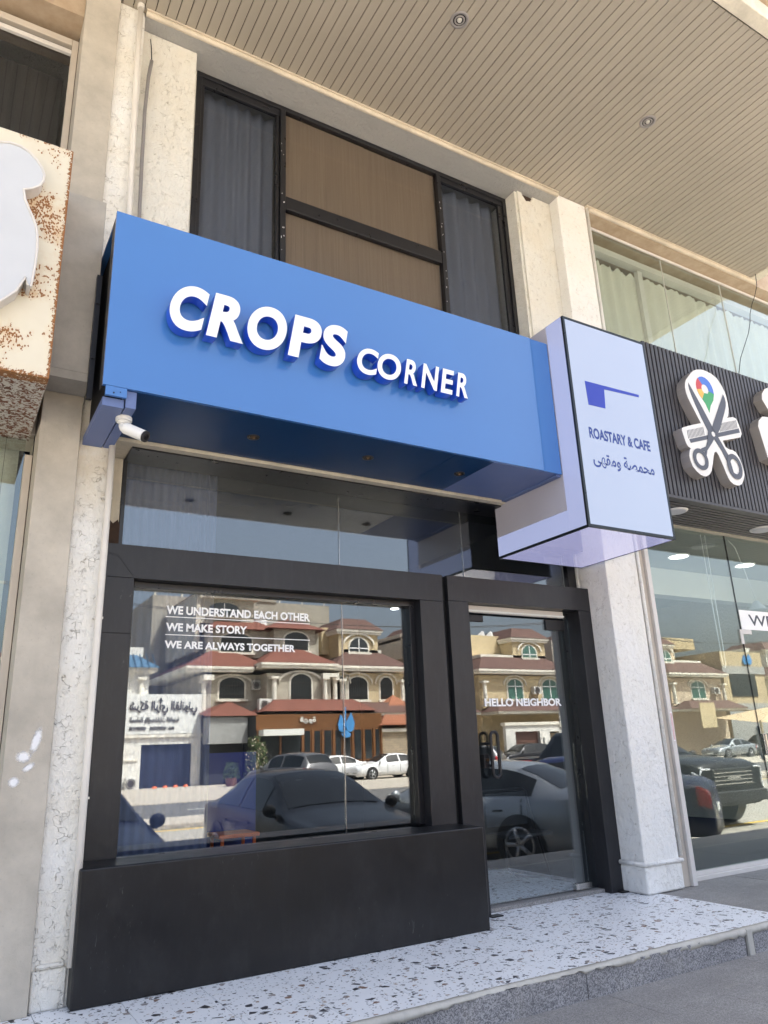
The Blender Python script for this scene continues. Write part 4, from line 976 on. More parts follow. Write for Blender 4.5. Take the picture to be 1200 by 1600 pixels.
# canopy edge and the wall beyond its end
cn = thing('canopy_fascia', (3, 2.3, CZ), 'sunlit cream and sandstone edge of the canopy at the top right', 'canopy')
MB().box(-2.4, 8.6, 2.28, 2.40, 6.815, 6.99).build('lower_band', 'fascia', cn, bevel=.01)
MB().box(-2.4, 8.6, 2.24, 2.40, 6.991, 7.06).build('molding', 'fascia_brown', cn, bevel=.02)
MB().box(-2.4, 8.6, 2.20, 2.40, 7.061, 7.11).build('molding', 'fascia', cn, bevel=.02)
MB().box(-2.4, 8.6, 2.26, 2.42, 7.111, 7.75).build('parapet', 'fascia_brown', cn)
MB().box(-2.4, 8.6, 2.421, 5.29, 7.0, 7.15).build('roof', 'fascia', cn)
MB().box(8.461, 8.6, 2.401, 4.66, 6.815, 6.99).build('end_band', 'fascia', cn)
ub = thing('upper_block', (9.5, 6, 6.8), 'sunlit sandstone wall beyond the end of the canopy', 'building')
MB().box(8.601, 14, 4.672, 5.3, 7.102, 9.4).build('wall', 'fascia_brown', ub)
MB().box(8.601, 14, 4.60, 4.671, 7.3, 7.42).build('ledge', 'fascia', ub)
ur = thing('added_storey', (3, 7, 7.2), 'unseen set back cream storey above the canopy, added to shade the street', 'building')  # unseen mass, added so the building's shadow reaches over the street
MB().box(-3, 8.6, 5.3, 12, 7.2, 8.2).build('wall', 'stucco', ur)

# ------------------------------------------------------------ café interior
tag(MB().box(.905, 5.095, 5.16, 9.29, .0, .006).build('cafe_floor', 'terrazzo'), kind='structure')
tag(curtain('vertical_blind', 1.0, 1.70, 5.28, .05, 3.34, .022, .062, 'blind_navy'), 'navy vertical blind inside the left part of the café window', 'blind')
tag(B(1.76, 2.17, 5.62, 5.66, .006, 1.22).build('partition', 'navy_wall', None, origin=(2, 5.64, 0)), 'deep blue low partition inside the café window', 'partition')
tb = thing('low_table', (2.1, 6.2, 0), 'orange red low table inside the café window, right of the blind', 'table')
MB().box(1.79, 2.08, 5.30, 5.58, .66, .685).build('top', 'orange', tb, bevel=.004)
for a, b_ in ((1.81, 5.32), (2.04, 5.32), (1.81, 5.54), (2.04, 5.54)): MB().box(a, a + .02, b_, b_ + .02, .006, .66).build('leg', 'orange', tb)
ch = thing('cafe_chair', (4.6, 6.0, 0), 'black metal framed chair standing inside behind the glass door', 'chair')
cp = [(4.98, 5.62, .05), (4.86, 5.68, .60), (4.84, 5.70, .78), (4.80, 5.70, .805), (4.38, 5.78, .80), (4.33, 5.79, .77), (4.34, 5.80, .60), (4.40, 5.90, .05)]
MB().tube(cp, .012, 8).build('frame', 'steel_dark', ch, smooth=True)
MB().tube([(4.98, 5.62, .05), (4.58, 5.60, .10), (4.50, 5.62, .16), (4.49, 5.64, .44)], .012, 8).build('frame', 'steel_dark', ch, smooth=True)
MB().box(4.37, 4.84, 5.705, 5.72, .50, .78).build('backrest', 'dark_wall', ch, bevel=.004)
MB().box(4.40, 4.90, 5.45, 5.76, .42, .45).build('seat', 'dark_wall', ch, bevel=.006)
t = thing('spotlight', (4.94, 8.03, 2.9), 'tiny lit ceiling spot inside the café, seen near the top right of the window', 'spotlight')
MB().cyl((4.94, 8.03, 2.97), (4.94, 8.03, 2.90), .06, 16).cyl((4.94, 8.03, 3.399), (4.94, 8.03, 2.97), .01, 8).build('housing', 'steel_dark', t)
MB().cyl((4.94, 8.03, 2.899), (4.94, 8.03, 2.893), .05, 16).build('bulb', 'lit_dot', t)

# ------------------------------------------------------------ parked cars
def car_paint(name, col, metal=.4):
    k = N(name); b = k.b; b.inputs['Base Color'].default_value = (*col, 1); b.inputs['Metallic'].default_value = metal
    b.inputs['Roughness'].default_value = .35; b.inputs['Coat Weight'].default_value = .35 if max(col) < .1 else .8; b.inputs['Specular IOR Level'].default_value = .3; b.inputs['Coat Roughness'].default_value = .03
    du = k.noise(k.coord(), 3, 4); r = k.n('ShaderNodeMapRange'); k.l(du, r.inputs[0]); r.inputs[3].default_value = .28; r.inputs[4].default_value = .45; k.l(r.outputs[0], b.inputs['Roughness'])
    return k.m
M['p_dark'] = car_paint('charcoal_car_paint', (.010, .010, .013), .1); M['p_blue'] = car_paint('dark_blue_car_paint', (.006, .012, .055), .1)
M['p_silver'] = car_paint('silver_car_paint', (.30, .32, .34), .6); M['p_white'] = car_paint('white_car_paint', (.72, .72, .71), 0)
M['p_black'] = car_paint('black_car_paint', (.006, .006, .008)); M['p_grey'] = car_paint('grey_car_paint', (.11, .11, .115), .5)
M['car_glass'] = plain('car_glass', (.008, .010, .011), .05, spec=.45, var=0)
M['tyre'] = plain('tyre_rubber', (.02, .02, .02), .85); M['rim'] = plain('alloy_rim', (.45, .45, .46), .3, metal=.8)
M['tail_red'] = plain('tail_lamp_red', (.45, .02, .02), .15, coat=1); M['head_clear'] = plain('head_lamp_clear', (.6, .62, .65), .1, coat=1)
M['trim_black'] = plain('black_plastic_trim', (.012, .012, .012), .5)
M['plate'] = plain('number_plate', (.7, .7, .68), .5)
SHAPES = {   # stations from nose to tail: y, z of top, half width at top edge, half width of body, z of belt
 'sedan': [(2.40, .60, .50, .72, .56), (2.34, .72, .62, .82, .66), (2.10, .80, .70, .90, .74), (1.35, .92, .76, .925, .84), (1.05, .97, .78, .925, .88),
           (.35, 1.32, .62, .925, .90), (.05, 1.42, .58, .925, .91), (-.55, 1.45, .57, .925, .92), (-1.15, 1.40, .56, .925, .94), (-1.55, 1.26, .58, .925, .95), (-1.95, 1.07, .66, .91, .96), (-2.25, 1.03, .66, .86, .95), (-2.38, .96, .60, .80, .88), (-2.42, .70, .56, .76, .64)],
 'suv': [(2.32, .72, .60, .76, .66), (2.26, .90, .70, .86, .82), (2.0, 1.02, .76, .94, .93), (1.35, 1.10, .80, .95, 1.00), (1.05, 1.14, .80, .95, 1.03),
         (.50, 1.52, .66, .95, 1.05), (.25, 1.64, .63, .95, 1.06), (-.5, 1.70, .62, .95, 1.08), (-1.3, 1.68, .61, .95, 1.09), (-1.85, 1.60, .60, .94, 1.10), (-2.15, 1.30, .66, .90, 1.10), (-2.28, 1.05, .70, .86, 1.00), (-2.32, .80, .68, .82, .72)],
 'pickup': [(2.75, 1.0, .80, .92, .60), (2.72, 1.16, .86, .98, 1.02), (2.5, 1.24, .88, 1.02, 1.14), (1.6, 1.32, .90, 1.03, 1.22), (1.25, 1.34, .90, 1.03, 1.24),
            (.65, 1.74, .74, 1.03, 1.26), (.35, 1.88, .70, 1.03, 1.27), (-.5, 1.94, .70, 1.03, 1.28), (-1.0, 1.92, .70, 1.03, 1.28), (-1.35, 1.42, .92, 1.03, 1.30), (-1.6, 1.36, .96, 1.03, 1.32), (-2.7, 1.36, .96, 1.02, 1.32), (-2.8, 1.1, .95, 1.0, 1.0)]}
def sample(st, s):
    s = max(0, min(1, s)) * (len(st) - 1); i = min(int(s), len(st) - 2); t = s - i
    return [a + (b - a) * t for a, b in zip(st[i], st[i + 1])]
def surf(st, s, t, zb):
    """t: 0 bottom centre edge .. 1 top centre, one side"""
    y, zt, wt, wb, zbelt = sample(st, s)
    ring = [(wb * .80, zb), (wb * .96, zb + .06), (wb, zb + .22), (wb * 1.0, (zb + zbelt) * .52), (wb * .985, zbelt - .05), (wb * .955, zbelt), (wt * 1.0 + (wb * .955 - wt) * .5, zbelt + (zt - zbelt) * .5 + .01), (wt + .02, zt - .035), (wt * .90, zt), (wt * .5, zt + .025), (0, zt + .035)]
    u = t * (len(ring) - 1); i = min(int(u), len(ring) - 2); q = u - i
    return Vector((ring[i][0] + (ring[i + 1][0] - ring[i][0]) * q, y, ring[i][1] + (ring[i + 1][1] - ring[i][1]) * q))
def car(kind, x, y, rz, paint, label, group='cars parked on both sides of the street'):
    st = SHAPES[kind]; zb = .22 if kind == 'sedan' else (.28 if kind == 'suv' else .42); n = len(st) - 1
    t = thing('parked_car' if kind != 'pickup' else 'pickup_truck', (0, 0, 0), label, 'car' if kind != 'pickup' else 'pickup', group)
    def T(name, mb, mat, smooth=False, par=None, **k): return mb.build(name, mat, par or t, smooth=smooth, **k)
    mb = MB(); NS = n * 2; NT = 10
    for sg in (1, -1):
        mb.grid(lambda a, b, sg=sg: tuple(Vector((sg, 1, 1)) * surf(st, a, b, zb)), NS, NT)
    # close nose, tail and floor
    for s in (0, 1):
        pr_ = [surf(st, s, j / NT, zb) for j in range(NT + 1)]
        ring = [tuple(p) for p in pr_] + [(-p.x, p.y, p.z) for p in reversed(pr_[:-1])]
        mb.add(ring, [tuple(range(len(ring)))])
    mb.box(-.7, .7, st[-1][0] + .1, st[0][0] - .1, zb - .02, zb + .02)
    body = T('body', mb, paint, True); 
    bm = bmesh.new(); bm.from_mesh(body.data); bmesh.ops.remove_doubles(bm, verts=bm.verts, dist=.002); bmesh.ops.recalc_face_normals(bm, faces=bm.faces); bm.to_mesh(body.data); bm.free(); body.data.shade_smooth()
    idx = lambda k_: k_ / n
    # glazing: windscreen, rear screen, side windows, all lifted just off the body
    def patch(s0, s1, t0, t1, sides=(1, -1), nu=5, nv=4, lift=.006):
        g = MB()
        for sg in sides:
            def fn(a, b):
                p = surf(st, s0 + (s1 - s0) * a, t0 + (t1 - t0) * b, zb); e = .01
                du = surf(st, min(1, s0 + (s1 - s0) * a + e), t0 + (t1 - t0) * b, zb) - p; dv = surf(st, s0 + (s1 - s0) * a, min(1, t0 + (t1 - t0) * b + e), zb) - p
                nn = du.cross(dv)
                nn = nn.normalized() if nn.length > 1e-9 else Vector((0, 0, 1))
                if nn.x < -.05 or (abs(nn.x) <= .05 and nn.z < 0): nn = -nn
                if nn.z < -.2: nn = -nn
                p = p + nn * lift; return (sg * p.x, p.y, p.z)
            g.grid(fn, nu, nv)
        return g
    if kind == 'sedan': ws, rs, sw_, pill = (4.1, 5.9), (8.3, 10.0), (4.9, 9.2), 7.0
    elif kind == 'suv': ws, rs, sw_, pill = (4.1, 5.9), (9.1, 10.2), (4.9, 9.2), 7.0
    else: ws, rs, sw_, pill = (4.1, 5.9), (8.1, 8.9), (4.9, 8.0), 6.9
    T('windscreen', patch(idx(ws[0]), idx(ws[1]), .76, 1.0), 'car_glass', True)
    T('rear_window', patch(idx(rs[0]), idx(rs[1]), .78, 1.0), 'car_glass', True)
    for sg in (1, -1):
        T('side_window', patch(idx(sw_[0]) + .01, idx(pill) - .006, .52, .685, (sg,)), 'car_glass', True)
        T('side_window', patch(idx(pill) + .006, idx(sw_[1]) - .01, .52, .685, (sg,)), 'car_glass', True)
        wy = (1.42, -1.38) if kind != 'pickup' else (1.75, -1.85); R = .335 if kind == 'sedan' else (.37 if kind == 'suv' else .42)
        wmax = st[6][3]
        for yy in wy:
            T('wheel_arch', MB().cyl((sg * (wmax - .25), yy, R + .02), (sg * (wmax + .012), yy, R + .02), R + .055, 28), 'trim_black')
            w_ = T('wheel', MB().cyl((sg * (wmax - .22), yy, R), (sg * (wmax + .02), yy, R), R, 28), 'tyre', bevel=.02)
            rm = MB().cyl((sg * (wmax + .014), yy, R), (sg * (wmax + .022), yy, R), R * .20, 14)
            for q in range(5):
                a = 2 * PI * q / 5; c, s_ = math.cos(a), math.sin(a)
                rm.tube([(sg * (wmax + .022), yy, R), (sg * (wmax + .030), yy + c * R * .66, R + s_ * R * .66)], .032, 6)
            rm.tube([(sg * (wmax + .022), yy + R * .68 * math.cos(2 * PI * i / 24), R + R * .68 * math.sin(2 * PI * i / 24)) for i in range(24)], .018, 6, True)
            rm.build('rim', 'rim', w_, smooth=True)
        zbelt = st[5][4]; ym = st[4][0] - .18
        mr_ = T('mirror', MB().grid(lambda a, b: (sg * (wmax + .035) + .10 * math.cos(2 * PI * a) * math.sin(PI * b), ym + .07 * math.sin(2 * PI * a) * math.sin(PI * b), zbelt + .09 + .085 * math.cos(PI * b)), 14, 8).box(*sorted((sg * (wmax - .06), sg * (wmax + .04))), ym - .03, ym + .03, zbelt + .0, zbelt + .04), 'trim_black' if paint in ('p_dark', 'p_black') else paint, True)
        for yy in (ym - .95, ym - 1.9): T('door_handle', MB().box(*sorted((sg * (wmax - .02), sg * (wmax + .018))), yy - .08, yy + .08, zbelt - .13, zbelt - .10), 'trim_black' if paint != 'p_white' else paint, bevel=.008)
        T('tail_light', patch(idx(n - 2.2), idx(n - .9), .32, .50, (sg,), lift=.012), 'tail_red', True)
        T('headlight', patch(idx(.35), idx(1.6), .32, .46, (sg,), lift=.012), 'head_clear', True)
    ry, fy = st[-1][0], st[0][0]
    for sg in (1, -1):
        for q_ in (sw_[0] + .1, pill, sw_[1] - (.5 if kind != 'pickup' else .2)): T('door_seam', patch(idx(q_) - .0022, idx(q_) + .0022, .14, .5, (sg,), 1, 6, .004), 'trim_black')
    T('number_plate', MB().box(-.26, .26, ry - .012, ry - .002, zb + .32, zb + .44), 'plate'); T('number_plate', MB().box(-.26, .26, fy + .002, fy + .014, zb + .12, zb + .24), 'plate')
    T('bumper_trim', MB().box(-.62, .62, ry - .01, ry + .1, zb - .01, zb + .12).box(-.62, .62, fy - .1, fy + .01, zb - .01, zb + .1), 'trim_black', bevel=.02)
    if kind == 'pickup':
        g = MB().box(-.62, .62, fy - .03, fy + .02, .74, 1.10); gr = T('grille', g, 'trim_black', bevel=.02)
        for z in (.80, .87, .94, 1.01): MB().box(-.58, .58, fy + .021, fy + .034, z, z + .022).build('grille_bar', 'chrome', gr)
        MB().box(-.2, .2, fy + .034, fy + .042, .90, .96).build('badge', 'chrome', gr)
        for sg in (1, -1): T('headlight', MB().tube([(sg * .68, fy + .02, 1.10), (sg * .90, fy + .0, 1.10), (sg * .95, fy - .03, .98), (sg * .86, fy + .01, .78)], .022, 8), 'head_clear', True)
        T('bumper', MB().box(-.95, .95, fy - .12, fy + .08, .46, .68), 'trim_black', bevel=.03)
    t.location = (x, y, G); t.rotation_euler = (0, 0, rz)
    return t
NG = 'cars parked nose in along the shop kerb'; FG = 'cars parked across the street'
car('sedan', 5.05, -.85, 0, 'p_dark', 'charcoal sedan parked nose in facing the café window', NG)
car('sedan', 1.62, -.75, 0, 'p_blue', 'dark blue sedan parked nose in beside the charcoal one', NG)
car('sedan', 7.94, -.57, R_(160), 'p_silver', 'silver sedan backed in facing away from the café door', NG)
car('sedan', 10.15, -1.0, R_(147), 'p_blue', 'dark blue sedan backed in beside the black pickup', NG)
car('pickup', 13.8, -3.05, 0, 'p_black', 'black pickup with chrome grille bars facing the right hand shop', NG)
car('suv', 14.1, -22.2, PI * .93, 'p_grey', 'grey hatchback parked by the planter in front of the wooden café', FG)
car('sedan', 24.6, -31.8, PI * .5, 'p_white', 'white sedan in front of the wooden café', FG)
car('sedan', 21.5, -33.5, PI * .5, 'p_white', 'white car partly behind the other white sedan', FG)
car('suv', 26.8, -26.5, PI * .8, 'p_grey', 'dark grey suv in front of the tiled gazebo wall', FG)
car('suv', 37.2, -33.5, PI * .5, 'p_black', 'black suv before the brown garage shutter', FG)
car('sedan', 43.8, -31.5, PI * .5, 'p_white', 'white sedan before the villa wall with meters', FG)
car('sedan', 55.0, -30.0, PI * .5, 'p_silver', 'silver hatchback under the tan shade sail', FG)
car('suv', 61.0, -31.0, PI * .5, 'p_black', 'black suv right of the silver hatchback', FG)
car('suv', 68.0, -33.0, PI * .5, 'p_white', 'white suv near the corner block', FG)

# ------------------------------------------------------------ villas across the street (their fronts face +y)
def wallmat(name, c): M[name] = plaster(name, c, .15); return name
wallmat('villa_cream', (.46, .42, .34)); wallmat('villa_block', (.36, .33, .275)); wallmat('villa_yellow', (.62, .50, .31)); wallmat('villa_side', (.55, .50, .42)); wallmat('villa_white', (.74, .72, .66))
wallmat('villa_tan', (.50, .40, .25)); wallmat('villa_grey', (.36, .36, .35)); wallmat('villa_trim', (.78, .74, .64)); wallmat('villa_peach', (.62, .50, .37))
M['roof_red'] = plain('red_brown_roof_felt', (.15, .05, .032), .85, var=.25, vscale=1.5); M['roof_brown'] = plain('brown_roof_felt', (.10, .05, .038), .85, var=.25, vscale=1.5)
M['roof_tile'] = plain('terracotta_tile', (.42, .17, .09), .75, var=.2, vscale=5); M['roof_blue'] = plain('blue_glazed_tile', (.05, .12, .20), .4, var=.2, vscale=5)
M['shut_blue'] = plain('dark_blue_shutter', (.018, .026, .065), .5); M['shut_brown'] = plain('brown_shutter', (.17, .085, .06), .5)
M['wood'] = streaky('orange_wood_slat', (.11, .045, .015), (.22, .095, .032), (.6, .6, 8), .6); M['win_dark'] = plain('villa_window_glass', (.02, .025, .028), .08, coat=1)
M['win_green'] = plain('green_villa_glass', (.06, .15, .12), .1, coat=1); M['grille'] = plain('iron_window_grille', (.03, .025, .02), .6)
M['stone'] = brickish('stacked_stone', (.42, .33, .22), (.30, .24, .17), (.2, .17, .13), .45, .16)
M['sail'] = plain('tan_shade_sail', (.48, .36, .22), .8); M['leaf'] = plain('dusty_leaf', (.09, .13, .05), .8, var=.4, vscale=9); M['petal'] = plain('pale_petal', (.7, .6, .5), .7)
M['sign_white'] = plain('white_shop_sign', (.70, .70, .66), .5); M['sign_dark'] = plain('dark_sign_lettering', (.05, .04, .035), .5); M['teal'] = plain('blue_logo', (.06, .24, .52), .4)
M['ac'] = plain('air_conditioner_white', (.62, .61, .57), .5)
def Y(d): return 10.12 - d     # distance in the mirror image to world y
def arch_poly(x0, x1, z0, z1, rise, n=12):
    p = [(x0, z0), (x1, z0), (x1, z1 - rise)]
    cx_ = (x0 + x1) / 2; rx = (x1 - x0) / 2
    p += [(cx_ + rx * math.cos(PI * i / n), z1 - rise + rise * math.sin(PI * i / n)) for i in range(1, n)]
    return p + [(x0, z1 - rise)]
def arched(parent, x0, x1, z0, z1, y, rise=.45, glassm='win_dark', bars=True, frame='villa_trim'):
    f_ = MB(); o_ = arch_poly(x0 - .12, x1 + .12, z0 - .05, z1 + .12, rise + .06)
    w_ = f_.prism(o_, y, y + .05).box(x0 - .22, x1 + .22, y, y + .22, z0 - .2, z0 - .06).build('window', frame, parent)
    MB().prism(arch_poly(x0, x1, z0, z1, rise), y + .04, y + .065).build('pane', glassm, w_)
    if bars:
        b_ = MB(); k_ = max(4, int((x1 - x0) / .16))
        for i in range(1, k_):
            xx = x0 + (x1 - x0) * i / k_; b_.box(xx - .012, xx + .012, y + .10, y + .125, z0, z1 - rise * (abs(2 * i / k_ - 1)) ** 2)
        b_.box(x0, x1, y + .10, y + .125, z0 + .25, z0 + .29).box(x0, x1, y + .10, y + .125, z1 - rise - .1, z1 - rise - .06)
        b_.build('grille', 'grille', w_)
    else:
        MB().box((x0 + x1) / 2 - .04, (x0 + x1) / 2 + .04, y + .06, y + .10, z0, z1 - .05).box(x0, x1, y + .06, y + .10, z1 - rise - .1, z1 - rise - .02).build('glazing_bar', 'white', w_)
    return w_
def hip(parent, x0, x1, y0, y1, z0, z1, ins, mat, name='roof'):
    """hipped roof slope: eaves z0, flat top z1 inset by ins"""
    t0 = [(x0, y0, z0), (x1, y0, z0), (x1, y1, z0), (x0, y1, z0)]
    xa, xb, ya, yb = x0 + ins, x1 - ins, y0 + ins, y1 - ins
    if xa > xb: xa = xb = (x0 + x1) / 2
    if ya > yb: ya = yb = (y0 + y1) / 2
    t1 = [(xa, ya, z1), (xb, ya, z1), (xb, yb, z1), (xa, yb, z1)]
    return MB().add(t0 + t1, [(0, 1, 5, 4), (1, 2, 6, 5), (2, 3, 7, 6), (3, 0, 4, 7), (4, 5, 6, 7), (0, 3, 2, 1)]).build(name, mat, parent)
def cornice(parent, x0, x1, y0, y1, z, mat='villa_trim'):
    return MB().box(x0, x1, y0, y1, z - .16, z).box(x0 + .08, x1 - .08, y0 + .08, y1 - .08, z - .34, z - .17).build('cornice', mat, parent)
def column(parent, x, y, z0, z1, mat='villa_trim'):
    return MB().cyl((x, y, z0), (x, y, z1), .17, 14, .15).box(x - .26, x + .26, y - .26, y + .26, z1, z1 + .16).box(x - .24, x + .24, y - .24, y + .24, z0 - .12, z0).build('column', mat, parent)
def archband(parent, x0, x1, z, rise, y, mat='villa_trim', t=.12):
    n = 16; cx_ = (x0 + x1) / 2; rx = (x1 - x0) / 2; p = []
    for i in range(n + 1): a = PI * i / n; p.append((cx_ + rx * math.cos(a), z + rise * math.sin(a)))
    for i in range(n, -1, -1): a = PI * i / n; p.append((cx_ + (rx - t * .6) * math.cos(a), z - t + rise * math.sin(a)))
    return MB().prism(p, y, y + .10).build('arch_band', mat, parent)

F = Y(48)          # -37.9  front plane of the villa row
# white office with shutter and lettering (law office)
of = thing('office_building', (12.4, F, G), 'white office with blue shutter, blue tiled roof and dark lettering across the street', 'building')
def PB(par, name, mb, mat, **k): return mb.build(name, mat, par, **k)
PB(of, 'wall', MB().box(4, 11.2, F - 8, F, G, 4.95).box(11.2, 14.3, F - 8, F, 2.0, 4.95).box(14.3, 14.85, F - 8, F, G, 4.95), 'villa_white')
PB(of, 'cornice', MB().box(4, 14.9, F - .1, F + .14, 2.42, 2.58).box(4, 11.0, F, F + .08, 1.1, 1.2).box(14.4, 14.85, F, F + .08, 1.1, 1.2), 'villa_trim')
PB(of, 'sign_panel', MB().box(5, 14.75, F + .02, F + .10, 2.62, 4.98), 'sign_white')
sh = PB(of, 'shutter', MB().box(11.2, 14.3, F - .3, F - .25, G, 2.0), 'shut_blue')
for i in range(26): MB().box(11.22 + i * .119, 11.22 + i * .119 + .06, F - .249, F - .22, G, 1.99).build('shutter_rib', 'shut_blue', sh) if i % 1 == 0 else None
text('lettering', arabic('شركة الرأي القانوني'), 10.35, 14.5, 3.72, 4.75, F + .16, .05, 'sign_dark', of, .02, facing=1)
text('lettering', arabic('للمحاماة والإستشارات القانونية'), 10.4, 13.4, 3.22, 3.62, F + .14, .03, 'sign_dark', of, .02, facing=1)
text('lettering', 'Mob : 0550937000    0505097338', 10.4, 13.1, 2.84, 3.05, F + .14, .03, 'sign_dark', of, .02, facing=1)
PB(of, 'upper_wall', MB().box(4, 11.6, F - 9, F - .6, 4.95, 6.55), 'villa_white')
PB(of, 'cornice', MB().box(3.9, 12.0, F - 9, F - .2, 6.40, 6.62), 'villa_trim')
column(of, 11.1, F - .5, 5.0, 5.9)
rf = hip(of, 3.9, 12.1, F - 9.2, F, 6.62, 7.5, 1.2, 'roof_blue')
for i in range(20): MB().add([(4.2 + i * .4, F - .02, 6.66), (4.28 + i * .4, F - .02, 6.66), (4.28 + i * .4, F - 1.15, 7.54), (4.2 + i * .4, F - 1.15, 7.54), (4.24 + i * .4, F - .0, 6.72), (4.24 + i * .4, F - 1.12, 7.60)], [(0, 4, 5, 3), (4, 1, 2, 5)]).build('tile_rib', 'roof_blue', rf)
PB(of, 'parapet', MB().box(4, 11.3, F - 2.2, F - 1.3, 7.4, 8.0), 'villa_white')

def ac_unit(x, y, z, label, w=.85, h=.75):
    t = thing('air_conditioner', (x, y, z), label, 'air conditioner', 'air conditioners on the villas')
    MB().box(x, x + w, y, y + .4, z, z + h).build('case', 'ac', t, bevel=.02)
    MB().tube([(x + w * .42 + .26 * math.cos(2 * PI * i / 16), y + .41, z + h * .5 + .26 * math.sin(2 * PI * i / 16)) for i in range(16)], .02, 6, True).cyl((x + w * .42, y + .40, z + h * .5), (x + w * .42, y + .415, z + h * .5), .2, 16).build('fan_guard', 'sign_dark', t)
ac_unit(10.3, F + .1, G + .02, 'white air conditioner standing beside the blue shutter', .7, .65)
for i in range(4):
    cn_ = tag(MB().cyl((11.9 + i * .62, F + .8, G + .03), (11.9 + i * .62, F + .8, G + .16), .16, 12, .10).build('parking_cone', 'pot_orange' if 'pot_orange' in M else 'orange', None, origin=(11.9 + i * .62, F + .8, G)), ('leftmost', 'second', 'third', 'rightmost')[i] + ' low orange stud in the row before the blue shutter', 'stud', 'studs before the blue shutter')

# big plain block behind
bb = thing('apartment_block', (15, F - 12, G), 'tall plain cream block rising behind the first villa', 'building')
PB(bb, 'wall', MB().box(13.9, 29.2, F - 22, F - 10.5, G, 13.4), 'villa_block')
PB(bb, 'wall', MB().box(22.5, 24.2, F - 20, F - 10.4, 13.4, 14.2), 'villa_block')
for i in range(8): MB().cyl((14.1 + i * 2.1, F - 10.7, 13.4), (14.1 + i * 2.1, F - 10.7, 13.75), .07, 8).build('lamp_post', 'villa_trim', bb)
PB(bb, 'window', MB().box(17.2, 18.0, F - 10.52, F - 10.44, 8.9, 9.7), 'win_dark')
PB(bb, 'window', MB().box(17.2, 18.0, F - 10.52, F - 10.44, 7.6, 8.4), 'win_dark')

# villa one: cream, red roofs, three storeys
va = thing('villa', (19, F, G), 'cream three storey villa with red brown hipped roofs, left of the yellow one', 'villa', 'villas across the street')
PB(va, 'wall', MB().box(14.9, 24.0, F - 10, F - .5, G, 6.3).box(18.9, 23.6, F - .5, F + .8, G, 6.3), 'villa_cream')
cornice(va, 13.7, 18.3, F - 10.2, F + .2, 6.75); cornice(va, 18.3, 24.0, F - 10.2, F + 1.3, 6.95)
hip(va, 13.7, 19.6, F - 10.2, F + .2, 6.76, 8.0, 2.1, 'roof_red'); hip(va, 18.3, 24.0, F - 10.2, F + 1.3, 6.96, 8.1, 1.9, 'roof_red')
PB(va, 'wall', MB().box(15.6, 24.0, F - 10, F - 1.9, 7.6, 9.5).box(20.2, 23.4, F - 1.9, F - 1.2, 7.6, 9.6), 'villa_cream')
hip(va, 15.2, 21.0, F - 10, F - 1.3, 9.5, 10.3, 1.5, 'roof_red'); hip(va, 19.6, 24.1, F - 10, F - .7, 9.6, 10.6, 2.0, 'roof_red')
PB(va, 'wall', MB().box(15.3, 19.2, F - 10, F - 2.6, 10.0, 11.9), 'villa_cream')
PB(va, 'wall', MB().box(14.95, 15.25, F - 10, F - 2.4, 8.0, 12.0), 'villa_side')
cornice(va, 15.0, 19.6, F - 10.2, F - 2.1, 12.1); hip(va, 14.9, 19.7, F - 10.3, F - 2.0, 12.1, 12.9, 2.2, 'roof_red')
arched(va, 15.9, 18.1, 10.6, 11.5, F - 2.6, .45, 'win_dark', False, 'villa_cream')
arched(va, 16.6, 18.8, 8.0, 9.25, F - 1.9, .45); arched(va, 21.0, 22.8, 8.15, 9.4, F - 1.2, .5)
arched(va, 16.1, 17.8, 4.75, 6.1, F - .5, .45, 'win_dark'); arched(va, 20.6, 22.1, 4.6, 6.25, F + .8, .5)
column(va, 14.95, F - .1, 3.9, 5.7); column(va, 19.3, F + 1.1, 3.9, 5.9); column(va, 23.0, F + 1.1, 3.9, 5.9); column(va, 24.0, F + .6, 3.9, 5.9)
archband(va, 15.4, 18.4, 5.7, .65, F - .45); archband(va, 19.7, 22.9, 5.8, .7, F + .85)
PB(va, 'band', MB().box(14.8, 15.5, F - .5, F + .3, 5.86, 6.2).box(22.8, 24.0, F + .8, F + 1.3, 6.06, 6.3), 'villa_trim')
hip(va, 18.0, 26.2, F - .5, F + 2.6, 3.75, 4.55, 1.2, 'roof_red')
gp = PB(va, 'garage_roof', MB().add([(14.6, F + 1.6, 3.55), (18.2, F + 1.6, 3.55), (16.5, F + .4, 4.5), (14.6, F - .6, 3.9), (18.2, F - .6, 3.9)], [(0, 1, 2), (1, 4, 2), (0, 2, 3), (2, 4, 3)]), 'roof_red')
PB(va, 'garage_front', MB().box(14.9, 17.4, F + .2, F + 1.4, 1.9, 3.5), 'villa_grey'); PB(va, 'garage_opening', MB().box(14.95, 17.35, F + .21, F + .6, G, 1.9), 'dark_wall')
ac_unit(18.2, F + .9, 3.85, 'air conditioner on the first villa over the garage roof'); ac_unit(18.3, F - .45, 5.3, 'small air conditioner beside the first villa window', .5, .6)

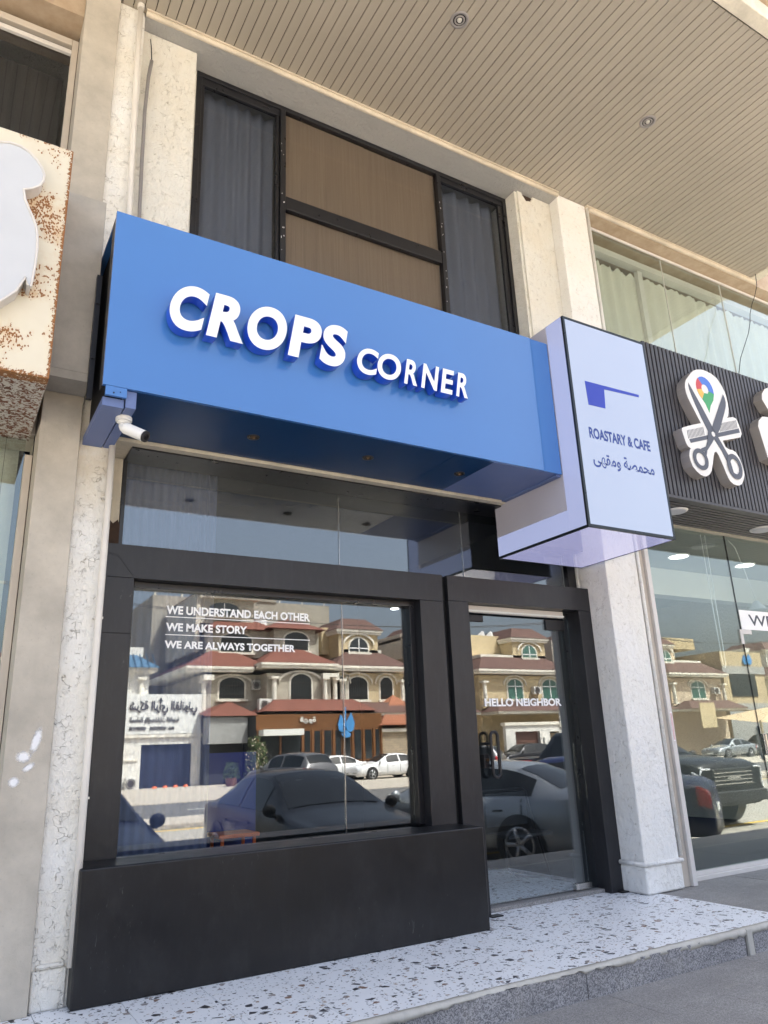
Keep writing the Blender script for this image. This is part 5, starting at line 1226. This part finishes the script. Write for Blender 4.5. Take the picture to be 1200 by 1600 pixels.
# wooden café
wc = thing('wooden_cafe', (21.8, F + 2, G), 'low café clad in orange brown wood with tall dark windows across the street', 'building')
YW = F + 2.7
PB(wc, 'wall', MB().box(17.5, 26.4, F + .3, YW - .05, G, 3.45), 'dark_wall')
for i in range(9): MB().box(17.45, 26.45, YW - .05, YW, 2.60 + i * .105, 2.60 + i * .105 + .095).build('board', 'wood', wc)
for x_ in (17.5, 19.0, 20.5, 21.2, 21.9, 22.7, 23.4, 24.1, 24.9, 25.7, 26.3):
    MB().box(x_, x_ + .12, YW - .02, YW + .08, .3 if x_ > 20 else G, 2.6).build('post', 'wood', wc)
for a, b_ in ((20.62, 21.2), (21.32, 21.9), (22.02, 22.7), (22.82, 23.4), (23.52, 24.1), (24.22, 24.9), (25.02, 25.7), (25.82, 26.3)):
    w_ = MB().box(a + .02, b_ - .02, YW - .02, YW + .02, .55, 2.58).build('window', 'wood', wc); MB().box(a + .09, b_ - .09, YW + .021, YW + .03, .65, 2.5).build('pane', 'win_dark', w_)
for i in range(6): MB().box(20.5, 26.45, YW, YW + .06, G + .1 + i * .16, G + .1 + i * .16 + .13).build('board', 'wood', wc)
PB(wc, 'awning', MB().box(17.6, 20.3, YW, YW + .9, 2.25, 2.62), 'sign_white')
PB(wc, 'window', MB().box(17.7, 20.4, YW - .04, YW - .01, G, 2.3), 'win_dark')
text('lettering', arabic('قهوة'), 20.4, 21.5, 2.95, 3.38, YW + .10, .05, 'sign_white', wc, .02, facing=1)
em = MB(); 
def petal(cx_, cz_, w, h, lean):
    return [(cx_ + lean * h * .2, cz_ + h), (cx_ + w, cz_ + h * .45), (cx_ + w * .7, cz_ + h * .1), (cx_, cz_), (cx_ - w * .7, cz_ + h * .1), (cx_ - w, cz_ + h * .45)]
em.prism(petal(23.35, 2.35, .30, 1.15, -.4), YW + .08, YW + .16).prism(petal(23.95, 2.35, .34, 1.25, .4), YW + .09, YW + .17).prism([(23.55, 3.0), (23.65, 3.0), (23.68, 3.95), (23.60, 3.95)], YW + .08, YW + .16).prism(petal(23.65, 2.0, .34, .5, 0), YW + .10, YW + .18)
em.build('emblem', 'teal', wc)

# gazebo wall with tiled pyramid
gz = thing('gazebo', (28, F + 2, G), 'stacked stone wall carrying a terracotta tiled pyramid roof', 'gazebo')
PB(gz, 'wall', MB().box(26.5, 31.5, F + .2, F + 2.6, G, 2.3), 'stone'); PB(gz, 'coping', MB().box(26.4, 31.6, F + .1, F + 2.8, 2.3, 2.5), 'villa_trim')
PB(gz, 'grille', MB().box(28.6, 29.2, F + 2.61, F + 2.66, .9, 2.0), 'grille')
rg = hip(gz, 26.2, 31.0, F - 1.6, F + 3.0, 2.75, 4.9, 2.4, 'roof_tile')
for i in range(1, 24):
    xx = 26.2 + i * .2; e = min(i, 24 - i) / 12.0
    MB().tube([(xx, F + 3.0, 2.78), (xx, F + 3.0 - 2.3 * e, 2.78 + 2.1 * e)], .06, 6).build('tile_row', 'roof_tile', rg)
for i in range(1, 9): MB().box(26.2 + i * .26, 31.0 - i * .26, F + 3.0 - i * .255 - .03, F + 3.0 - i * .255 + .03, 2.78 + i * .233, 2.78 + i * .233 + .05).build('tile_course', 'roof_tile', rg)

# generic two storey villa with arches
def villa2(x0, x1, wall, roof, label, cup, wins, low=True, sy=0, glassm='win_dark', bars=True):
    v = thing('villa', ((x0 + x1) / 2, F + sy, G), label, 'villa', 'villas across the street')
    y = F + sy
    PB(v, 'wall', MB().box(x0 + .4, x1 - .4, y - 11, y, G, 6.5), wall)
    cornice(v, x0, x1, y - 11.2, y + .7, 6.92); hip(v, x0, x1, y - 11.2, y + .7, 6.93, 8.1, 1.7, roof)
    PB(v, 'parapet', MB().box(x0 + 1.6, x1 - 1.6, y - 9, y - 1.0, 8.0, 8.3), 'villa_trim')
    PB(v, 'upper_wall', MB().box(x0 + .6, x1 - 3.4, y - 10, y - 2.6, 8.1, 10.1), wall)
    cx0, cx1 = cup
    PB(v, 'cupola', MB().box(cx0, cx1, y - 6, y - 1.0, 7.6, 9.6), wall); cornice(v, cx0 - .3, cx1 + .3, y - 6.2, y - .7, 9.75)
    hip(v, cx0 - .35, cx1 + .35, y - 6.3, y - .65, 9.76, 10.7, 1.0, roof)
    mx = (cx0 + cx1) / 2; arched(v, mx - .75, mx + .75, 8.15, 9.15, y - 1.0, .7, glassm, False); archband(v, mx - 1.3, mx + 1.3, 8.75, .75, y - .95)
    for (a, b_) in wins: arched(v, a, b_, 4.65, 6.2, y, .5, glassm, bars); archband(v, a - .45, b_ + .45, 5.8, .75, y + .02)
    for xx in (x0 + .7, x1 - .7): column(v, xx, y + .35, 4.2, 5.85)
    if low: hip(v, x0 + .2, x1 - .2, y - .4, y + 2.4, 3.6, 4.35, 1.2, roof); PB(v, 'cornice', MB().box(x0 + .3, x1 - .3, y, y + 2.3, 3.4, 3.6), 'villa_trim')
    return v
villa2(24.0, 30.4, 'villa_yellow', 'roof_brown', 'yellow villa with brown roofs behind the wooden café', (25.2, 28.5), [(24.5, 25.1), (25.4, 26.9), (28.0, 29.0)])
villa2(31.6, 36.3, 'villa_side', 'roof_brown', 'pale villa between the yellow villa and the one with green windows', (32.5, 35), [(33, 34.3)], sy=-1)
vd = villa2(36.6, 46.8, 'villa_yellow', 'roof_brown', 'yellow villa with green arched windows above a white street wall', (41.6, 45.2), [(39.9, 41.4), (43.6, 45.2)], glassm='win_green', bars=False)
for x_ in (40.0, 40.9): MB().cyl((x_, F - 3, 10.1), (x_, F - 2.8, 10.5), .35, 14, .1).build('dish', 'white', vd)
# street wall before that villa
fw = thing('street_wall', (42, F + 3, G), 'white rendered street wall with brown arched shutter, narrow gate and meter boxes', 'wall')
YL = F + 3.2
PB(fw, 'wall', MB().box(36.7, 37.6, YL - .3, YL, G, 2.5).box(37.6, 40.0, YL - .3, YL, 2.05, 2.5).box(40.0, 41.0, YL - .3, YL, G, 2.5).box(41.0, 42.0, YL - .3, YL, 2.0, 2.5).box(42.0, 46.9, YL - .3, YL, G, 2.3), 'villa_white')
PB(fw, 'coping', MB().box(36.6, 42.0, YL - .4, YL + .1, 2.5, 2.72).box(42.001, 47, YL - .4, YL + .1, 2.3, 2.5), 'villa_trim')
gs = PB(fw, 'shutter', MB().box(37.6, 40.0, YL - .35, YL - .31, G, 2.05), 'shut_brown')
for i in range(14): MB().box(37.62, 39.98, YL - .309, YL - .28, G + .02 + i * .18, G + .02 + i * .18 + .13).build('shutter_slat', 'shut_brown', gs)
ga = PB(fw, 'gate', MB().box(41.02, 41.98, YL - .34, YL - .31, G, 1.95), 'sign_dark')
for i in range(6): MB().box(41.05 + i * .16, 41.13 + i * .16, YL - .309, YL - .27, G, 1.9).build('gate_bar', 'villa_tan', ga)
for a, b_, c_, d_, m_ in ((40.3, 40.75, .9, 1.6, 'ac'), (42.5, 42.9, .6, 1.7, 'ac'), (43.1, 43.8, .9, 1.4, 'ac'), (44.7, 45.3, .7, 1.5, 'win_dark'), (40.35, 40.8, .4, .6, 'red_ink'), (43.9, 44.3, .75, .9, 'red_ink')):
    PB(fw, 'meter_box' if m_ == 'ac' else ('window' if m_ == 'win_dark' else 'notice'), MB().box(a, b_, YL + .001, YL + .12 if m_ == 'ac' else YL + .03, c_, d_), m_)
text('house_number', '63', 45.9, 46.3, 1.0, 1.25, YL + .03, .02, 'sign_dark', fw, .02, facing=1)
sg = thing('wall_sign', (43.2, YL, 2.3), 'white sign with blue letters standing on the street wall', 'sign')
MB().box(42.2, 44.2, YL - .1, YL, 2.35, 3.5).build('board', 'sign_white', sg)
text('lettering', 'GECC', 42.75, 43.7, 3.05, 3.35, YL + .03, .02, 'teal', sg, .03, facing=1)
text('lettering', arabic('شركة التعليم'), 42.4, 44.0, 2.7, 2.95, YL + .03, .02, 'teal', sg, .03, facing=1)
text('lettering', arabic('مقاولات'), 42.9, 43.6, 2.42, 2.62, YL + .03, .02, 'teal', sg, .03, facing=1)

villa2(47.4, 57.6, 'villa_side', 'roof_brown', 'pale villa right of the white street wall', (49, 52), [(49.5, 51), (53.5, 55)], sy=-.5)
ve = villa2(58.2, 66.8, 'villa_peach', 'roof_brown', 'peach villa with one arched green window beside the tan office block', (59.0, 61.0), [(61.8, 63.7)], glassm='win_green', bars=False)
PB(ve, 'roof_wall', MB().box(58.6, 67.8, F - 6.5, F - 3.4, 9.8, 10.9), 'villa_tan')
tb_ = thing('office_block', (70, F, G), 'tan and grey modern office block with large dark window and blue emblem', 'building')
PB(tb_, 'wall', MB().box(66.9, 73.5, F - 9, F, G, 9.2), 'villa_tan'); PB(tb_, 'band', MB().box(66.85, 73.6, F, F + .1, 7.0, 7.75).box(66.85, 73.6, F, F + .1, 3.5, 4.15), 'villa_grey')
PB(tb_, 'window', MB().box(67.8, 71.9, F, F + .06, 4.8, 7.0), 'win_dark'); PB(tb_, 'ground_front', MB().box(66.9, 73.5, F + .001, F + .05, G, 3.4), 'villa_grey')
e2 = MB().prism(petal(70.6, 7.9, .35, 1.0, 0), F + .02, F + .16).prism(petal(71.3, 7.9, .4, 1.1, .4), F + .03, F + .17); e2.build('emblem', 'teal', tb_)
villa2(74.5, 86, 'villa_white', 'roof_brown', 'white villa at the far right of the row', (76, 79), [(76.5, 78), (81, 82.5)])
villa2(-10, 3.4, 'villa_white', 'roof_brown', 'white villa left of the office', (-6, -3), [(-7, -5), (-2, 0)])
# shade sail over the parked cars
ss = thing('shade_sail', (65, F + 5, 2.5), 'tan fabric parking shade on pale posts', 'shade sail')
MB().add([(60.5, F + 3, 2.7), (60.3, F + 7.5, 2.1), (72.5, F + 7.5, 2.3), (72.5, F + 3, 2.8), (66.3, F + 5.2, 3.6)], [(0, 1, 4), (1, 2, 4), (2, 3, 4), (3, 0, 4)]).build('canopy', 'sail', ss)
for x_ in (60.4, 66.3, 72.4): MB().cyl((x_, F + 7.4, G), (x_, F + 7.4, 2.3), .10, 10).build('post', 'villa_tan', ss)
yb_ = tag(MB().box(57.9, 59.9, F + 3.5, F + 3.6, 1.9, 4.0).build('billboard', 'villa_yellow', None, origin=(58.9, F + 3.5, 1.9)), 'plain yellow board beside the tan parking shade', 'billboard')

# planters with flowering shrubs before the wooden café
def shrub(x, y, z, h, w, label, flowers, n=420, potr=.35, pot='trim_black'):
    t = thing('potted_shrub', (x, y, z), label, 'potted plant', 'potted shrubs by the wooden café')
    MB().cyl((x, y, z), (x, y, z + .45), potr * .8, 14, potr).build('pot', pot, t)
    r = random.Random(int(x * 10)); lf = MB(); pf = MB()
    for i in range(n):
        a = r.uniform(0, 2 * PI); q = r.random() ** .5; hh = r.random()
        p = Vector((x + w * q * math.cos(a) * (1 - .4 * hh), y + w * q * math.sin(a) * (1 - .4 * hh), z + .4 + h * hh))
        u = Vector((r.uniform(-1, 1), r.uniform(-1, 1), r.uniform(-1, 1))).normalized() * .09; v_ = u.orthogonal().normalized() * .045
        (pf if (flowers and r.random() < .16) else lf).add([p - u, p + v_, p + u, p - v_], [(0, 1, 2, 3)])
    lf.build('foliage', 'leaf', t)
    if flowers: pf.build('flower', 'petal', t)
    for i in range(4): MB().tube([(x, y, z + .3), (x + r.uniform(-.2, .2), y + r.uniform(-.2, .2), z + .4 + h * .7)], .02, 5).build('stem', 'trim_black', t)
shrub(15.3, F + 4.5, G + .03, .9, .55, 'spiky shrub in a dark pot right of the blue shutter', False, pot='shut_brown')
shrub(16.4, F + 5.2, G + .03, 2.3, .6, 'tall flowering shrub beside the wooden café', True)
shrub(17.3, F + 4.0, G + .03, 2.0, .5, 'second flowering shrub nearest the white awning', True)
for i, (x_, y_, z_, lab) in enumerate(((21.0, F - 6, 10.3, 'white water tank on the cream villa roof'), (29.6, F - 5, 8.3, 'white water tank on the yellow villa roof by the gazebo'), (38.0, F - 6, 10.1, 'white water tank on the roof above the street wall'), (62.5, F - 5, 10.9, 'white water tank on the peach villa roof'))):
    t = thing('water_tank', (x_, y_, z_), lab, 'water tank', 'roof water tanks across the street')
    MB().cyl((x_, y_, z_ + .1), (x_, y_, z_ + .95), .55, 18).cyl((x_, y_, z_ + .951), (x_, y_, z_ + 1.1), .5, 18, .2).build('tank', 'white', t)
    MB().box(x_ - .5, x_ + .5, y_ - .5, y_ + .5, z_, z_ + .099).build('stand', 'villa_grey', t)
for i, (x_, z_, lab) in enumerate(((28.95, 3.9, 'air conditioner low on the yellow villa'), (25.2, 3.75, 'air conditioner above the wooden café, left of the other'), (26.6, 3.75, 'air conditioner above the wooden café, nearest the gazebo'), (42.3, 5.0, 'air conditioner between the green windows'), (64.6, 5.0, 'air conditioner on the peach villa'))):
    ac_unit(x_, F + .05 if z_ > 4.5 else F + .6, z_, lab, .8, .6)
pw = thing('power_line', (30, -24, G), 'thin sagging wires on grey poles across the street', 'power line')
for x_ in (1.5, 33.5, 57.2): MB().cyl((x_, -23.5, G), (x_, -23.5, 8.6), .09, 10, .06).box(x_ - .5, x_ + .5, -23.54, -23.46, 8.2, 8.3).build('pole', 'villa_grey', pw)
for xa, xb in ((1.5, 33.5), (33.5, 57.2)):
    for q in (-.4, .4):
        MB().tube([(xa + q + (xb - xa) * j / 14, -23.5, 8.3 - 1.0 * 4 * (j / 14) * (1 - j / 14)) for j in range(15)], .016, 5).build('wire', 'sign_dark', pw)
